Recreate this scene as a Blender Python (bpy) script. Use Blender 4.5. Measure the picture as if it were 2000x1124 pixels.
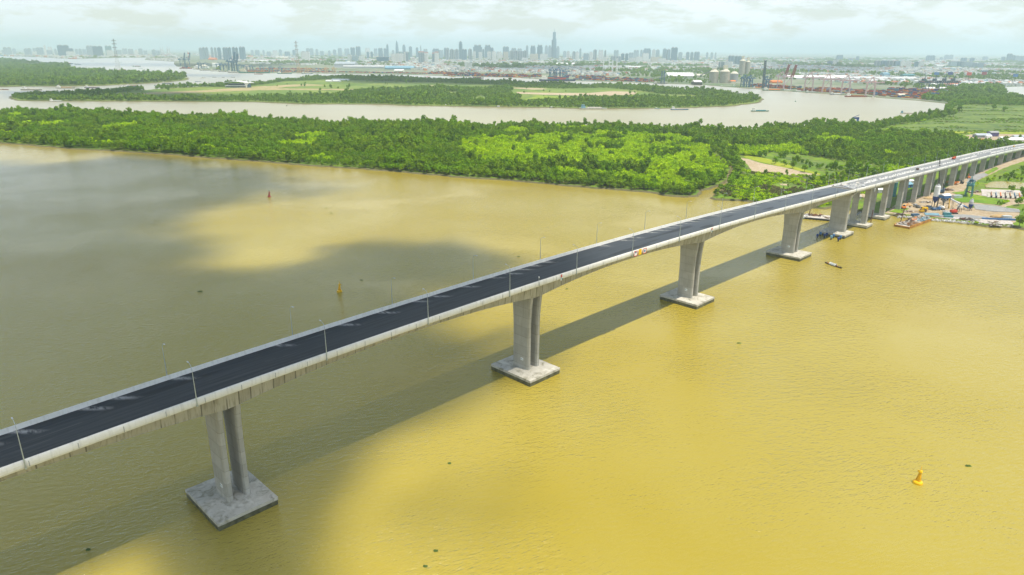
import bpy, bmesh, math, random
import numpy as np
from math import sin, cos, tan, atan, atan2, radians, pi, sqrt
from mathutils import Vector, Matrix
from mathutils.geometry import tessellate_polygon

for o in list(bpy.data.objects): bpy.data.objects.remove(o)
SC = bpy.context.scene
COL = SC.collection
random.seed(7); RNG = np.random.default_rng(7)

# ------------------------------------------------------------------ camera
CAM_H = 128.0
FPX, PITCH, ROLL = 1370.0, atan(465 / 1370.0), radians(.3)
cam_d = bpy.data.cameras.new('camera'); cam = bpy.data.objects.new('camera', cam_d); COL.objects.link(cam)
cam_d.sensor_width = 36; cam_d.lens = FPX * 36 / 2000
cam_d.clip_start = 1; cam_d.clip_end = 120000
_f = Vector((0, cos(PITCH), -sin(PITCH))); _u = Vector((0, sin(PITCH), cos(PITCH))); _r = Vector((1, 0, 0))
_ru, _uu = _r * cos(ROLL) + _u * sin(ROLL), -_r * sin(ROLL) + _u * cos(ROLL)
cam.matrix_world = Matrix((( _ru.x, _uu.x, -_f.x, 0), (_ru.y, _uu.y, -_f.y, 0), (_ru.z, _uu.z, -_f.z, CAM_H), (0, 0, 0, 1)))
SC.camera = cam

# ------------------------------------------------------------------ world, sun, exposure
AXv = np.array([.70404357, .71015678]); NRv = np.array([.71015678, -.70404357]); O0 = np.array([50.04, 311.95])
_t = .302 * NRv + .08 * AXv
SUN = Vector((_t[0], _t[1], 1)).normalized()
w = bpy.data.worlds.new("World"); SC.world = w; w.use_nodes = True
nt = w.node_tree; N, L = nt.nodes, nt.links
N.clear()
out = N.new('ShaderNodeOutputWorld'); bg = N.new('ShaderNodeBackground'); bg.inputs[1].default_value = .11
sky = N.new('ShaderNodeTexSky'); sky.sky_type = 'NISHITA'; sky.sun_disc = False
sky.sun_elevation = math.asin(SUN.z); sky.sun_rotation = atan2(SUN.x, SUN.y); sky.air_density = 1.2; sky.dust_density = .4; sky.ozone_density = 2
tc = N.new('ShaderNodeTexCoord'); sep = N.new('ShaderNodeSeparateXYZ'); L.new(tc.outputs['Generated'], sep.inputs[0])
ad = N.new('ShaderNodeMath'); ad.operation = 'ADD'; ad.inputs[1].default_value = .035; L.new(sep.outputs[2], ad.inputs[0])
mx = N.new('ShaderNodeMath'); mx.operation = 'MAXIMUM'; mx.inputs[1].default_value = .02; L.new(ad.outputs[0], mx.inputs[0])
dx = N.new('ShaderNodeMath'); dx.operation = 'DIVIDE'; L.new(sep.outputs[0], dx.inputs[0]); L.new(mx.outputs[0], dx.inputs[1])
dy = N.new('ShaderNodeMath'); dy.operation = 'DIVIDE'; L.new(sep.outputs[1], dy.inputs[0]); L.new(mx.outputs[0], dy.inputs[1])
cb = N.new('ShaderNodeCombineXYZ'); L.new(dx.outputs[0], cb.inputs[0]); L.new(dy.outputs[0], cb.inputs[1])
n1 = N.new('ShaderNodeTexNoise'); n1.inputs['Scale'].default_value = 1.5; n1.inputs['Detail'].default_value = 9; n1.inputs['Roughness'].default_value = .62
mp = N.new('ShaderNodeMapping'); mp.inputs['Scale'].default_value = (7, 7, 26); L.new(tc.outputs['Generated'], mp.inputs[0])
lm = N.new('ShaderNodeMapRange'); lm.inputs[1].default_value = .10; lm.inputs[2].default_value = .3; L.new(sep.outputs[2], lm.inputs[0])
mv = N.new('ShaderNodeMix'); mv.data_type = 'VECTOR'; L.new(lm.outputs[0], mv.inputs[0]); L.new(mp.outputs[0], mv.inputs[4]); L.new(cb.outputs[0], mv.inputs[5])
L.new(mv.outputs[1], n1.inputs['Vector'])
cr = N.new('ShaderNodeValToRGB'); cr.color_ramp.elements[0].position = .43; cr.color_ramp.elements[1].position = .54
cr.color_ramp.elements[0].color = (.40, .40, .40, 1); cr.color_ramp.elements[1].color = (1, 1, 1, 1)
L.new(n1.outputs[0], cr.inputs[0])
mix = N.new('ShaderNodeMix'); mix.data_type = 'RGBA'
# cloud cover is thickest towards the horizon and opens to blue overhead
fo = N.new('ShaderNodeMapRange'); fo.inputs[1].default_value = .22; fo.inputs[2].default_value = .46; fo.inputs[3].default_value = 1; fo.inputs[4].default_value = .0; L.new(sep.outputs[2], fo.inputs[0])
fm = N.new('ShaderNodeMath'); fm.operation = 'MULTIPLY'; L.new(cr.outputs[0], fm.inputs[0]); L.new(fo.outputs[0], fm.inputs[1])
# extra cloud brightness added above the view, to lighten reflections in the water
bz = N.new('ShaderNodeMapRange'); bz.inputs[1].default_value = .08; bz.inputs[2].default_value = .20; bz.inputs[3].default_value = 1; bz.inputs[4].default_value = 2.2; L.new(sep.outputs[2], bz.inputs[0])
cs = N.new('ShaderNodeVectorMath'); cs.operation = 'SCALE'; cs.inputs[0].default_value = (8.6, 9.25, 9.6); L.new(bz.outputs[0], cs.inputs[3]); L.new(cs.outputs[0], mix.inputs[7])
L.new(fm.outputs[0], mix.inputs[0]); L.new(sky.outputs[0], mix.inputs[6])
L.new(mix.outputs[2], bg.inputs[0]); L.new(bg.outputs[0], out.inputs[0])

sd = bpy.data.lights.new('sun', 'SUN'); sd.energy = 5.0; sd.angle = radians(.5); sd.color = (1, .915, .78)
sun = bpy.data.objects.new('sun', sd); COL.objects.link(sun)
sun.rotation_euler = SUN.to_track_quat('Z', 'Y').to_euler(); sun.location = (0, 0, 3000)
vs = SC.view_settings; SC.display_settings.display_device = 'sRGB'
vs.view_transform = 'Standard'; vs.look = 'None'; vs.exposure = 0.16; vs.gamma = 1; vs.use_curve_mapping = False
SC.render.engine = 'CYCLES'
cy = SC.cycles
cy.max_bounces = 6; cy.diffuse_bounces = 2; cy.glossy_bounces = 2; cy.transmission_bounces = 3; cy.transparent_max_bounces = 16
cy.volume_bounces = 3; cy.use_denoising = True; cy.caustics_reflective = False; cy.caustics_refractive = False
cy.sample_clamp_indirect = 4; cy.volume_max_steps = 64

# ------------------------------------------------------------------ helpers
def rays(px, py):
    px = np.asarray(px, float); py = np.asarray(py, float)
    u = (px - 1000) / FPX; v = (562 - py) / FPX; c, s = cos(ROLL), sin(ROLL)
    u, v = u * c - v * s, u * s + v * c
    return u, cos(PITCH) + v * sin(PITCH), -sin(PITCH) + v * cos(PITCH)
def at(px, py, z=0.):
    """a place on the level z, from where it is seen in the photograph"""
    a, b, c = rays(px, py); t = (z - CAM_H) / c
    return Vector((float(a * t), float(b * t), z))
def hz(px): return 97 + (px - 1000) * tan(ROLL)
def atD(px, D):
    """ground point in the direction of column px at a depth D"""
    a, b, c = rays(px, hz(px)); return Vector((float(a / b * D), D, 0))
def zat(px, py, D):
    a, b, c = rays(px, py); return CAM_H + float(c / b) * D
def W2(s, n):
    p = O0 + AXv * s + NRv * n; return p
def inpoly(P, X, Y):
    P = np.asarray(P); r = np.zeros(X.shape, bool); n = len(P)
    for i in range(n):
        x0, y0 = P[i]; x1, y1 = P[(i + 1) % n]
        if y0 == y1: continue
        c = ((y0 > Y) != (y1 > Y)) & (X < (x1 - x0) * (Y - y0) / (y1 - y0) + x0); r ^= c
    return r
def polydist(P, X, Y):
    P = np.asarray(P); d = np.full(X.shape, 1e12)
    for i in range(len(P)):
        a = P[i]; b = P[(i + 1) % len(P)]; ab = b - a; l2 = max((ab ** 2).sum(), 1e-9)
        t = np.clip(((X - a[0]) * ab[0] + (Y - a[1]) * ab[1]) / l2, 0, 1)
        d = np.minimum(d, np.hypot(X - a[0] - t * ab[0], Y - a[1] - t * ab[1]))
    return d
def W(poly): return np.array([at(*p)[:2] for p in poly])

def tag(o, label=None, cat=None, group=None, kind=None):
    if label: o['label'] = label
    if cat: o['category'] = cat
    if group: o['group'] = group
    if kind: o['kind'] = kind
    return o
def empty(name, label, cat, loc=(0, 0, 0), rz=0, group=None):
    o = bpy.data.objects.new(name, None); COL.objects.link(o); o.location = loc; o.rotation_euler = (0, 0, rz)
    o.empty_display_size = 1
    return tag(o, label, cat, group)
def copy_tree(o, parent=None):
    c = o.copy(); COL.objects.link(c)
    if parent: c.parent = parent
    for ch in o.children: copy_tree(ch, c)
    return c

class MB:
    def __init__(s): s.v = []; s.f = []; s.m = []
    def add(s, vs, fs, mi=0):
        k = len(s.v); s.v += [tuple(p) for p in vs]; s.f += [tuple(i + k for i in f) for f in fs]; s.m += [mi] * len(fs); return s
    def box(s, c, d, rz=0, mi=0, top=None):
        hx, hy = d[0] / 2, d[1] / 2; z0 = c[2]; z1 = c[2] + d[2]; tx, ty = top if top else (1, 1); cc, ss = cos(rz), sin(rz); vs = []
        for z, kx, ky in ((z0, 1, 1), (z1, tx, ty)):
            for sx, sy in ((-1, -1), (1, -1), (1, 1), (-1, 1)):
                x, y = sx * hx * kx, sy * hy * ky; vs.append((c[0] + x * cc - y * ss, c[1] + x * ss + y * cc, z))
        return s.add(vs, [(0, 3, 2, 1), (4, 5, 6, 7), (0, 1, 5, 4), (1, 2, 6, 5), (2, 3, 7, 6), (3, 0, 4, 7)], mi)
    def tube(s, a, b, r, r2=None, n=8, mi=0):
        a = Vector(a); b = Vector(b); r2 = r if r2 is None else r2; d = (b - a).normalized()
        e = d.orthogonal().normalized(); g = d.cross(e); vs = []
        for p, q in ((a, r), (b, r2)):
            for i in range(n):
                t = 2 * pi * i / n; vs.append(p + e * cos(t) * q + g * sin(t) * q)
        return s.add(vs, [(i, (i + 1) % n, n + (i + 1) % n, n + i) for i in range(n)] + [tuple(range(n))[::-1], tuple(range(n, 2 * n))], mi)
    def bar(s, a, b, w_, mi=0): return s.tube(a, b, w_ * .62, n=4, mi=mi)
    def lathe(s, prof, c=(0, 0, 0), n=16, mi=0):
        vs = []
        for r, z in prof:
            for i in range(n): vs.append((c[0] + r * cos(2 * pi * i / n), c[1] + r * sin(2 * pi * i / n), c[2] + z))
        fs = [(k * n + i, k * n + (i + 1) % n, (k + 1) * n + (i + 1) % n, (k + 1) * n + i) for k in range(len(prof) - 1) for i in range(n)]
        fs += [tuple(range(n))[::-1], tuple(range((len(prof) - 1) * n, len(prof) * n))]
        return s.add(vs, fs, mi)
    def prism(s, poly, z0, z1, mi=0):
        n = len(poly); vs = [(x, y, z0) for x, y in poly] + [(x, y, z1) for x, y in poly]
        return s.add(vs, [tuple(range(n))[::-1], tuple(range(n, 2 * n))] + [(i, (i + 1) % n, n + (i + 1) % n, n + i) for i in range(n)], mi)
    def rings(s, rs, mi=0, cap=True):
        n = len(rs[0]); vs = [p for r in rs for p in r]
        fs = [(k * n + i, k * n + (i + 1) % n, (k + 1) * n + (i + 1) % n, (k + 1) * n + i) for k in range(len(rs) - 1) for i in range(n)]
        if cap: fs += [tuple(range(n))[::-1], tuple(range((len(rs) - 1) * n, len(rs) * n))]
        return s.add(vs, fs, mi)
    def gable(s, c, d, h, rz=0, mi=0):
        hx, hy = d[0] / 2, d[1] / 2; cc, ss = cos(rz), sin(rz)
        P = [(-hx, -hy, 0), (hx, -hy, 0), (hx, hy, 0), (-hx, hy, 0), (-hx, 0, h), (hx, 0, h)]
        vs = [(c[0] + x * cc - y * ss, c[1] + x * ss + y * cc, c[2] + z) for x, y, z in P]
        return s.add(vs, [(0, 3, 2, 1), (0, 1, 5, 4), (3, 4, 5, 2), (0, 4, 3), (1, 2, 5)], mi)
    def lattice(s, a, b, w0, w1, n, t, mi=0):
        """a lattice boom or mast from a to b with four chords"""
        a = Vector(a); b = Vector(b); d = (b - a).normalized()
        e = Vector((0, 0, 1)).cross(d); e = e.normalized() if e.length > .2 else Vector((1, 0, 0)); g = d.cross(e)
        R = []
        for k in range(n + 1):
            p = a.lerp(b, k / n); q = (w0 + (w1 - w0) * k / n) / 2
            R.append([p + e * q * sx + g * q * sy for sx, sy in ((-1, -1), (1, -1), (1, 1), (-1, 1))])
        for i in range(4): s.bar(R[0][i], R[-1][i], t, mi)
        for k in range(n):
            for i in range(4):
                s.bar(R[k][i], R[k + 1][(i + 1) % 4], t * .6, mi)
                if k: s.bar(R[k][i], R[k][(i + 1) % 4], t * .6, mi)
        return s
    def build(s, name, mats, parent=None, smooth=False, loc=None):
        me = bpy.data.meshes.new(name); me.from_pydata(s.v, [], s.f)
        mats = mats if isinstance(mats, (list, tuple)) else [mats]
        for m in mats: me.materials.append(m)
        if len(mats) > 1: me.polygons.foreach_set('material_index', s.m)
        if smooth: me.polygons.foreach_set('use_smooth', [True] * len(s.f))
        me.update(); o = bpy.data.objects.new(name, me); COL.objects.link(o)
        if parent: o.parent = parent
        if loc is not None: o.location = loc
        return o

# ------------------------------------------------------------------ materials
MC = {}
def mat(name, col, rough=.8, var=.18, scale=.5, metal=0, col2=None, detail=4):
    if name in MC: return MC[name]
    m = bpy.data.materials.new(name); m.use_nodes = True; n, l = m.node_tree.nodes, m.node_tree.links
    b = n['Principled BSDF']; b.inputs['Roughness'].default_value = rough; b.inputs['Metallic'].default_value = metal
    b.inputs['Specular IOR Level'].default_value = .3
    t = n.new('ShaderNodeTexCoord'); no = n.new('ShaderNodeTexNoise'); no.inputs['Scale'].default_value = scale; no.inputs['Detail'].default_value = detail
    l.new(t.outputs['Object'], no.inputs['Vector'])
    x = n.new('ShaderNodeMix'); x.data_type = 'RGBA'
    c2 = col2 or tuple(min(1, c * (1 + var)) for c in col); c1 = col if col2 else tuple(c * (1 - var) for c in col)
    x.inputs[6].default_value = (*c1, 1); x.inputs[7].default_value = (*c2, 1)
    r = n.new('ShaderNodeMapRange'); r.inputs[1].default_value = .34; r.inputs[2].default_value = .66
    l.new(no.outputs[0], r.inputs[0]); l.new(r.outputs[0], x.inputs[0]); l.new(x.outputs[2], b.inputs['Base Color'])
    m['n'] = 1; MC[name] = m; return m

def nodes(m): return m.node_tree.nodes, m.node_tree.links
def rs_(n, l, vec, rz, scale):
    return mapping_(n, l, mapping_(n, l, vec, (1, 1, 1), rz), scale)
def math_(n, l, op, a, b=None, c=None):
    q = n.new('ShaderNodeMath'); q.operation = op
    for i, v in enumerate((a, b, c)):
        if v is None: continue
        if isinstance(v, (int, float)): q.inputs[i].default_value = v
        else: l.new(v, q.inputs[i])
    return q.outputs[0]
def noise_(n, l, vec, scale, detail=4, rough=.5, dist=0):
    q = n.new('ShaderNodeTexNoise'); q.inputs['Scale'].default_value = scale; q.inputs['Detail'].default_value = detail
    q.inputs['Roughness'].default_value = rough; q.inputs['Distortion'].default_value = dist; l.new(vec, q.inputs['Vector']); return q.outputs[0]
def mix_(n, l, f, a, b):
    q = n.new('ShaderNodeMix'); q.data_type = 'RGBA'
    for i, v in ((0, f), (6, a), (7, b)):
        if isinstance(v, (int, float)): q.inputs[i].default_value = v
        elif isinstance(v, tuple): q.inputs[i].default_value = (*v, 1)
        else: l.new(v, q.inputs[i])
    return q.outputs[2]
def rng_(n, l, v, a, b, lo=0., hi=1.):
    q = n.new('ShaderNodeMapRange'); q.inputs[1].default_value = a; q.inputs[2].default_value = b; q.inputs[3].default_value = lo; q.inputs[4].default_value = hi
    l.new(v, q.inputs[0]); return q.outputs[0]
def mapping_(n, l, vec, scale=(1, 1, 1), rz=0):
    q = n.new('ShaderNodeMapping'); q.inputs['Scale'].default_value = scale; q.inputs['Rotation'].default_value = (0, 0, rz); l.new(vec, q.inputs[0]); return q.outputs[0]

def water_mat():
    m = bpy.data.materials.new('muddy_river_water'); m.use_nodes = True; n, l = nodes(m); b = n['Principled BSDF']
    g = n.new('ShaderNodeNewGeometry').outputs['Position']
    big = noise_(n, l, mapping_(n, l, g, (1, 1, 1), .6), .006, 3, .5, .6)
    c = mix_(n, l, rng_(n, l, big, .35, .68), (.335, .262, .027), (.375, .310, .062))
    l.new(c, b.inputs['Base Color'])
    b.inputs['Roughness'].default_value = .09; b.inputs['IOR'].default_value = 1.33; b.inputs['Specular IOR Level'].default_value = .5
    # wind ripples: two crossed trains of short waves and a longer swell, with calmer and rougher patches
    w1 = noise_(n, l, rs_(n, l, g, radians(-31), (.30, 1.15, 1)), 1.35, 4, .55, .3)
    w2 = noise_(n, l, rs_(n, l, g, radians(-12), (.45, 1.0, 1)), .6, 3, .5, .3)
    pa = rng_(n, l, noise_(n, l, g, .012, 3), .35, .65, .35, 1.1)
    h = math_(n, l, 'ADD', math_(n, l, 'MULTIPLY', w1, .75), math_(n, l, 'MULTIPLY', w2, .9))
    bp = n.new('ShaderNodeBump'); l.new(h, bp.inputs['Height']); bp.inputs['Distance'].default_value = 1.0
    # far away the ripples are finer than what the eye resolves
    cdn = n.new('ShaderNodeVectorMath'); cdn.operation = 'DISTANCE'; l.new(g, cdn.inputs[0]); cdn.inputs[1].default_value = (0, 0, CAM_H)
    far = rng_(n, l, cdn.outputs['Value'], 150, 1300, 1, .06)
    l.new(math_(n, l, 'MULTIPLY', pa, far), bp.inputs['Strength'])
    # muddy body seen through the surface, sky mirrored on it by Fresnel; unresolved waves blur the mirror far away
    n.remove(b); d = n.new('ShaderNodeBsdfDiffuse'); gl = n.new('ShaderNodeBsdfGlossy'); fr = n.new('ShaderNodeFresnel'); fr.inputs[0].default_value = 1.33; ms = n.new('ShaderNodeMixShader')
    l.new(c, d.inputs[0]); l.new(rng_(n, l, cdn.outputs['Value'], 200, 1500, .10, .34), gl.inputs['Roughness'])
    for q in (gl, fr): l.new(bp.outputs[0], q.inputs['Normal'])
    l.new(fr.outputs[0], ms.inputs[0]); l.new(d.outputs[0], ms.inputs[1]); l.new(gl.outputs[0], ms.inputs[2]); l.new(ms.outputs[0], n['Material Output'].inputs[0])
    return m
WATER = water_mat()

def ground_mat(name, cols, s1=.02, s2=.15, rough=.95):
    m = bpy.data.materials.new(name); m.use_nodes = True; n, l = nodes(m); b = n['Principled BSDF']; b.inputs['Roughness'].default_value = rough
    b.inputs['Specular IOR Level'].default_value = .15
    g = n.new('ShaderNodeNewGeometry').outputs['Position']
    a = noise_(n, l, g, s1, 6, .6, .4); bb = noise_(n, l, g, s2, 5, .6)
    c1 = mix_(n, l, rng_(n, l, a, .38, .60), cols[0], cols[1]); c2 = mix_(n, l, rng_(n, l, bb, .48, .68), c1, cols[2])
    l.new(c2, b.inputs['Base Color'])
    bp = n.new('ShaderNodeBump'); l.new(bb, bp.inputs['Height']); bp.inputs['Distance'].default_value = 1.5; bp.inputs['Strength'].default_value = .6; l.new(bp.outputs[0], b.inputs['Normal'])
    return m
G_NEAR = ground_mat('meadow_ground', [(.10, .19, .022), (.17, .27, .018), (.13, .125, .05)], .03, .12)
G_ISLE = ground_mat('island_ground', [(.12, .20, .035), (.21, .27, .05), (.09, .15, .035)], .006, .03)
G_CITY = ground_mat('city_ground', [(.09, .15, .06), (.20, .22, .15), (.30, .29, .24)], .0022, .012)
G_SAND = ground_mat('bare_sand', [(.46, .37, .25), (.40, .31, .19), (.52, .45, .34)], .03, .4)
G_DIRT = ground_mat('site_dirt', [(.42, .33, .21), (.34, .26, .16), (.48, .42, .32)], .05, .3)
G_MUD = ground_mat('bank_mud', [(.12, .11, .05), (.17, .15, .08), (.09, .11, .03)], .05, .4)
G_TAN = ground_mat('dry_field', [(.40, .31, .17), (.30, .28, .11), (.46, .36, .22)], .01, .05)
G_GRAV = ground_mat('grey_gravel', [(.24, .25, .25), (.30, .31, .31), (.36, .35, .32)], .06, .4)
G_CONC = ground_mat('yard_concrete', [(.50, .46, .42), (.56, .54, .51), (.38, .31, .25)], .05, .5)
G_FIELD = ground_mat('reed_field', [(.15, .22, .04), (.07, .13, .035), (.20, .24, .05)], .018, .09)
G_YEL = ground_mat('yellow_grass', [(.30, .34, .02), (.22, .30, .02), (.33, .36, .04)], .03, .2)
G_LIME = ground_mat('lime_grass', [(.12, .24, .02), (.19, .29, .02), (.08, .16, .025)], .03, .2)

def leaf_mat(name, a, b, c, tr=.18):
    m = bpy.data.materials.new(name); m.use_nodes = True; n, l = nodes(m); n.remove(n['Principled BSDF'])
    oi = n.new('ShaderNodeObjectInfo'); g = n.new('ShaderNodeNewGeometry').outputs['Position']
    k = mix_(n, l, oi.outputs['Random'], a, b)
    f = rng_(n, l, noise_(n, l, g, .026, 4, .65), .44, .60, 0, .85); k2 = mix_(n, l, f, k, c)
    k3 = mix_(n, l, rng_(n, l, noise_(n, l, g, .45, 2), .35, .7, 0, .35), k2, tuple(min(1, q * 1.7) for q in b))
    d = n.new('ShaderNodeBsdfDiffuse'); t = n.new('ShaderNodeBsdfTranslucent'); mx = n.new('ShaderNodeMixShader'); mx.inputs[0].default_value = tr
    l.new(k3, d.inputs[0]); l.new(k3, t.inputs[0]); l.new(d.outputs[0], mx.inputs[1]); l.new(t.outputs[0], mx.inputs[2])
    l.new(mx.outputs[0], n['Material Output'].inputs[0]); return m
L_DARK = leaf_mat('mangrove_leaves', (.036, .105, .008), (.200, .310, .012), (.125, .280, .004))
L_LIME = leaf_mat('lime_leaves', (.28, .47, .002), (.40, .56, .002), (.22, .40, .003), .2)
L_FAR = leaf_mat('far_leaves', (.055, .140, .015), (.175, .270, .022), (.125, .245, .012))
BARK = mat('bark', (.13, .11, .08), .9, .3, 2)

def concrete(name, base, dark, warm, seg=0, stain=.55, lift=0, blot=0):
    """cast concrete with weathering streaks; seg = length of the cast segments along local X"""
    m = bpy.data.materials.new(name); m.use_nodes = True; n, l = nodes(m); b = n['Principled BSDF']; b.inputs['Roughness'].default_value = .85
    b.inputs['Specular IOR Level'].default_value = .25
    o = n.new('ShaderNodeTexCoord').outputs['Object']
    c = mix_(n, l, rng_(n, l, noise_(n, l, o, .35, 6, .6), .35, .65), base, warm)
    st = noise_(n, l, mapping_(n, l, o, (1.6, 1.6, .10)), .8, 4, .6)
    c = mix_(n, l, rng_(n, l, st, .50, .74, 0, stain), c, dark)
    if seg:
        sp = n.new('ShaderNodeSeparateXYZ'); l.new(o, sp.inputs[0])
        x = math_(n, l, 'MULTIPLY', sp.outputs[0], 1 / seg); fl = math_(n, l, 'FLOOR', x); fr = math_(n, l, 'FRACT', x)
        wn = n.new('ShaderNodeTexWhiteNoise'); wn.noise_dimensions = '1D'; l.new(fl, wn.inputs['W'])
        c = mix_(n, l, rng_(n, l, wn.outputs[0], 0, 1, 0, .35), c, dark)
        j = math_(n, l, 'LESS_THAN', fr, .10); jn = math_(n, l, 'MULTIPLY', j, rng_(n, l, noise_(n, l, mapping_(n, l, o, (1, 1, .25)), .5, 3), .40, .55))
        c = mix_(n, l, math_(n, l, 'MULTIPLY', jn, .72), c, tuple(q * .45 for q in dark))
    if lift:
        sz = n.new('ShaderNodeSeparateXYZ'); l.new(o, sz.inputs[0]); z = math_(n, l, 'MULTIPLY', sz.outputs[2], 1 / lift); wl = n.new('ShaderNodeTexWhiteNoise'); wl.noise_dimensions = '2D'
        cv = n.new('ShaderNodeCombineXYZ'); l.new(math_(n, l, 'FLOOR', z), cv.inputs[0]); l.new(math_(n, l, 'FLOOR', math_(n, l, 'MULTIPLY', math_(n, l, 'ADD', sz.outputs[0], sz.outputs[1]), .16)), cv.inputs[1]); l.new(cv.outputs[0], wl.inputs['Vector'])
        c = mix_(n, l, rng_(n, l, wl.outputs[0], 0, 1, 0, .42), c, dark)
        c = mix_(n, l, math_(n, l, 'MULTIPLY', math_(n, l, 'LESS_THAN', math_(n, l, 'FRACT', z), .05), .35), c, tuple(q * .6 for q in dark))
    if blot:
        c = mix_(n, l, rng_(n, l, noise_(n, l, o, .28, 5, .65, .8), .50, .66, 0, blot), c, dark); c = mix_(n, l, rng_(n, l, noise_(n, l, mapping_(n, l, o, (1, 1, 1), 1.0), .16, 4, .6, .5), .56, .70, 0, .6), c, (.72, .70, .62))
    l.new(c, b.inputs['Base Color'])
    bp = n.new('ShaderNodeBump'); l.new(noise_(n, l, o, 2.2, 5), bp.inputs['Height']); bp.inputs['Strength'].default_value = .25; bp.inputs['Distance'].default_value = .1
    l.new(bp.outputs[0], b.inputs['Normal']); return m
C_GIRD = concrete('girder_concrete', (.46, .43, .33), (.17, .155, .095), (.40, .38, .30), 3.5, .8)
C_PAR = concrete('parapet_concrete', (.70, .69, .63), (.46, .45, .39), (.76, .75, .70), 0, .5)
C_PIER = concrete('pier_concrete', (.40, .385, .325), (.25, .24, .19), (.46, .445, .39), 0, .5, 4.2)
C_CAP = concrete('pile_cap_concrete', (.47, .445, .37), (.18, .17, .11), (.55, .53, .46), 0, .2, 0, .8)
C_DARKCAP = mat('wet_cap_side', (.10, .10, .055), .6, .4, .6)

def asphalt(name, a, b_, dust, paler=.75):
    m = bpy.data.materials.new(name); m.use_nodes = True; n, l = nodes(m); b = n['Principled BSDF']; b.inputs['Roughness'].default_value = .7
    b.inputs['Specular IOR Level'].default_value = .35
    o = n.new('ShaderNodeTexCoord').outputs['Object']
    lane = noise_(n, l, mapping_(n, l, o, (.012, .9, 1)), 1.1, 4, .6, .2)
    c = mix_(n, l, rng_(n, l, lane, .38, .64), a, b_)
    c = mix_(n, l, rng_(n, l, noise_(n, l, mapping_(n, l, o, (.05, .6, 1)), 1.0, 5, .65, .5), .60, .74, 0, .55), c, dust)
    spx = n.new('ShaderNodeSeparateXYZ'); l.new(o, spx.inputs[0]); c = mix_(n, l, rng_(n, l, spx.outputs[0], -90, 230, 0, paler), c, tuple(q * 3.4 for q in b_))  # base tone turns paler along the length of the deck
    # darker patches of fresh binder
    pt = rng_(n, l, noise_(n, l, mapping_(n, l, o, (.035, .35, 1)), .9, 1, .4), .62, .64)
    c = mix_(n, l, math_(n, l, 'MULTIPLY', pt, .6), c, tuple(q * .45 for q in a))
    # pale dust fans washed out of the drains of the far parapet, about every eight metres
    sp = n.new('ShaderNodeSeparateXYZ'); l.new(o, sp.inputs[0])
    sk = math_(n, l, 'ADD', sp.outputs[0], math_(n, l, 'MULTIPLY', sp.outputs[1], .9))
    x = math_(n, l, 'MULTIPLY', sk, 1 / 7.7); fl = math_(n, l, 'FLOOR', x); fr = math_(n, l, 'FRACT', x)
    wn = n.new('ShaderNodeTexWhiteNoise'); wn.noise_dimensions = '1D'; l.new(fl, wn.inputs['W'])
    on = math_(n, l, 'GREATER_THAN', wn.outputs[0], .35)
    tri = math_(n, l, 'SUBTRACT', 1, math_(n, l, 'MULTIPLY', math_(n, l, 'ABSOLUTE', math_(n, l, 'SUBTRACT', fr, .5)), 4.2))
    yy = rng_(n, l, math_(n, l, 'ADD', sp.outputs[1], math_(n, l, 'MULTIPLY', wn.outputs[0], 3)), 5.5, 9.5)
    fan = math_(n, l, 'MULTIPLY', math_(n, l, 'MULTIPLY', math_(n, l, 'MAXIMUM', tri, 0), yy), on)
    fan = math_(n, l, 'MULTIPLY', fan, rng_(n, l, noise_(n, l, mapping_(n, l, o, (.8, .25, 1)), 1.4, 4), .35, .55))
    c = mix_(n, l, math_(n, l, 'MINIMUM', math_(n, l, 'MULTIPLY', fan, .9), .75), c, (.42, .42, .40))
    l.new(c, b.inputs['Base Color']); return m
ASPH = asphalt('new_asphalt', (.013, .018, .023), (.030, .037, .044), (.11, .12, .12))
ROADC = asphalt('dusty_deck_paving', (.19, .20, .205), (.25, .255, .25), (.33, .33, .31), 0)

M = {k: mat(k, *v) for k, v in dict(
    galvanised=((.42, .47, .46), .45, .1, 3, .6), white=((.78, .78, .75), .5, .06, 1), cream=((.62, .58, .46), .7, .1, .3), steel_dark=((.05, .055, .06), .6, .3, 1),
    buoy_yellow=((.85, .50, .005), .45, .12, .8), buoy_red=((.32, .05, .05), .5, .15, .8), red=((.55, .06, .03), .5, .15, .8), orange=((.75, .20, .03), .55, .2, .8),
    blue=((.05, .16, .36), .5, .15, .7), navy=((.02, .05, .20), .5, .15, .7), teal=((.06, .22, .24), .55, .2, .7), lightblue=((.20, .38, .48), .5, .12, .5), green=((.02, .22, .14), .55, .2, .7),
    rust=((.26, .11, .04), .85, .4, .6), rustorange=((.42, .20, .03), .85, .35, .5), wood=((.22, .14, .08), .85, .3, 1.2), brownpile=((.16, .07, .05), .85, .3, 1), grey=((.30, .31, .31), .7, .15, .5),
    lightgrey=((.52, .53, .53), .6, .12, .4), black=((.02, .022, .025), .6, .3, 1), glass=((.03, .05, .07), .15, .1, 1), sandpile=((.45, .32, .16), .95, .15, .6), tin=((.55, .60, .62), .35, .15, .3, .4),
    skin=((.35, .20, .13), .7, .05, 3), maroon=((.28, .04, .05), .6, .2, .7), pinkcrane=((.58, .42, .44), .6, .12, .3), darkcrane=((.05, .09, .13), .6, .2, .3), bluecrane=((.06, .14, .24), .6, .2, .3),
    yellow=((.70, .42, .03), .55, .15, .6), tile=((.45, .15, .08), .8, .2, .5), silo=((.36, .34, .28), .8, .12, .12), hullgreen=((.02, .16, .13), .55, .2, .3), weed=((.07, .12, .02), .9, .35, 1.5),
    debris_pale=((.50, .47, .42), .9, .3, .8), debris_dark=((.13, .09, .07), .9, .4, .8), orangecrane=((.52, .34, .16), .6, .2, .5), purple=((.10, .08, .20), .6, .2, .5)).items()}

exec_parts = []
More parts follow.
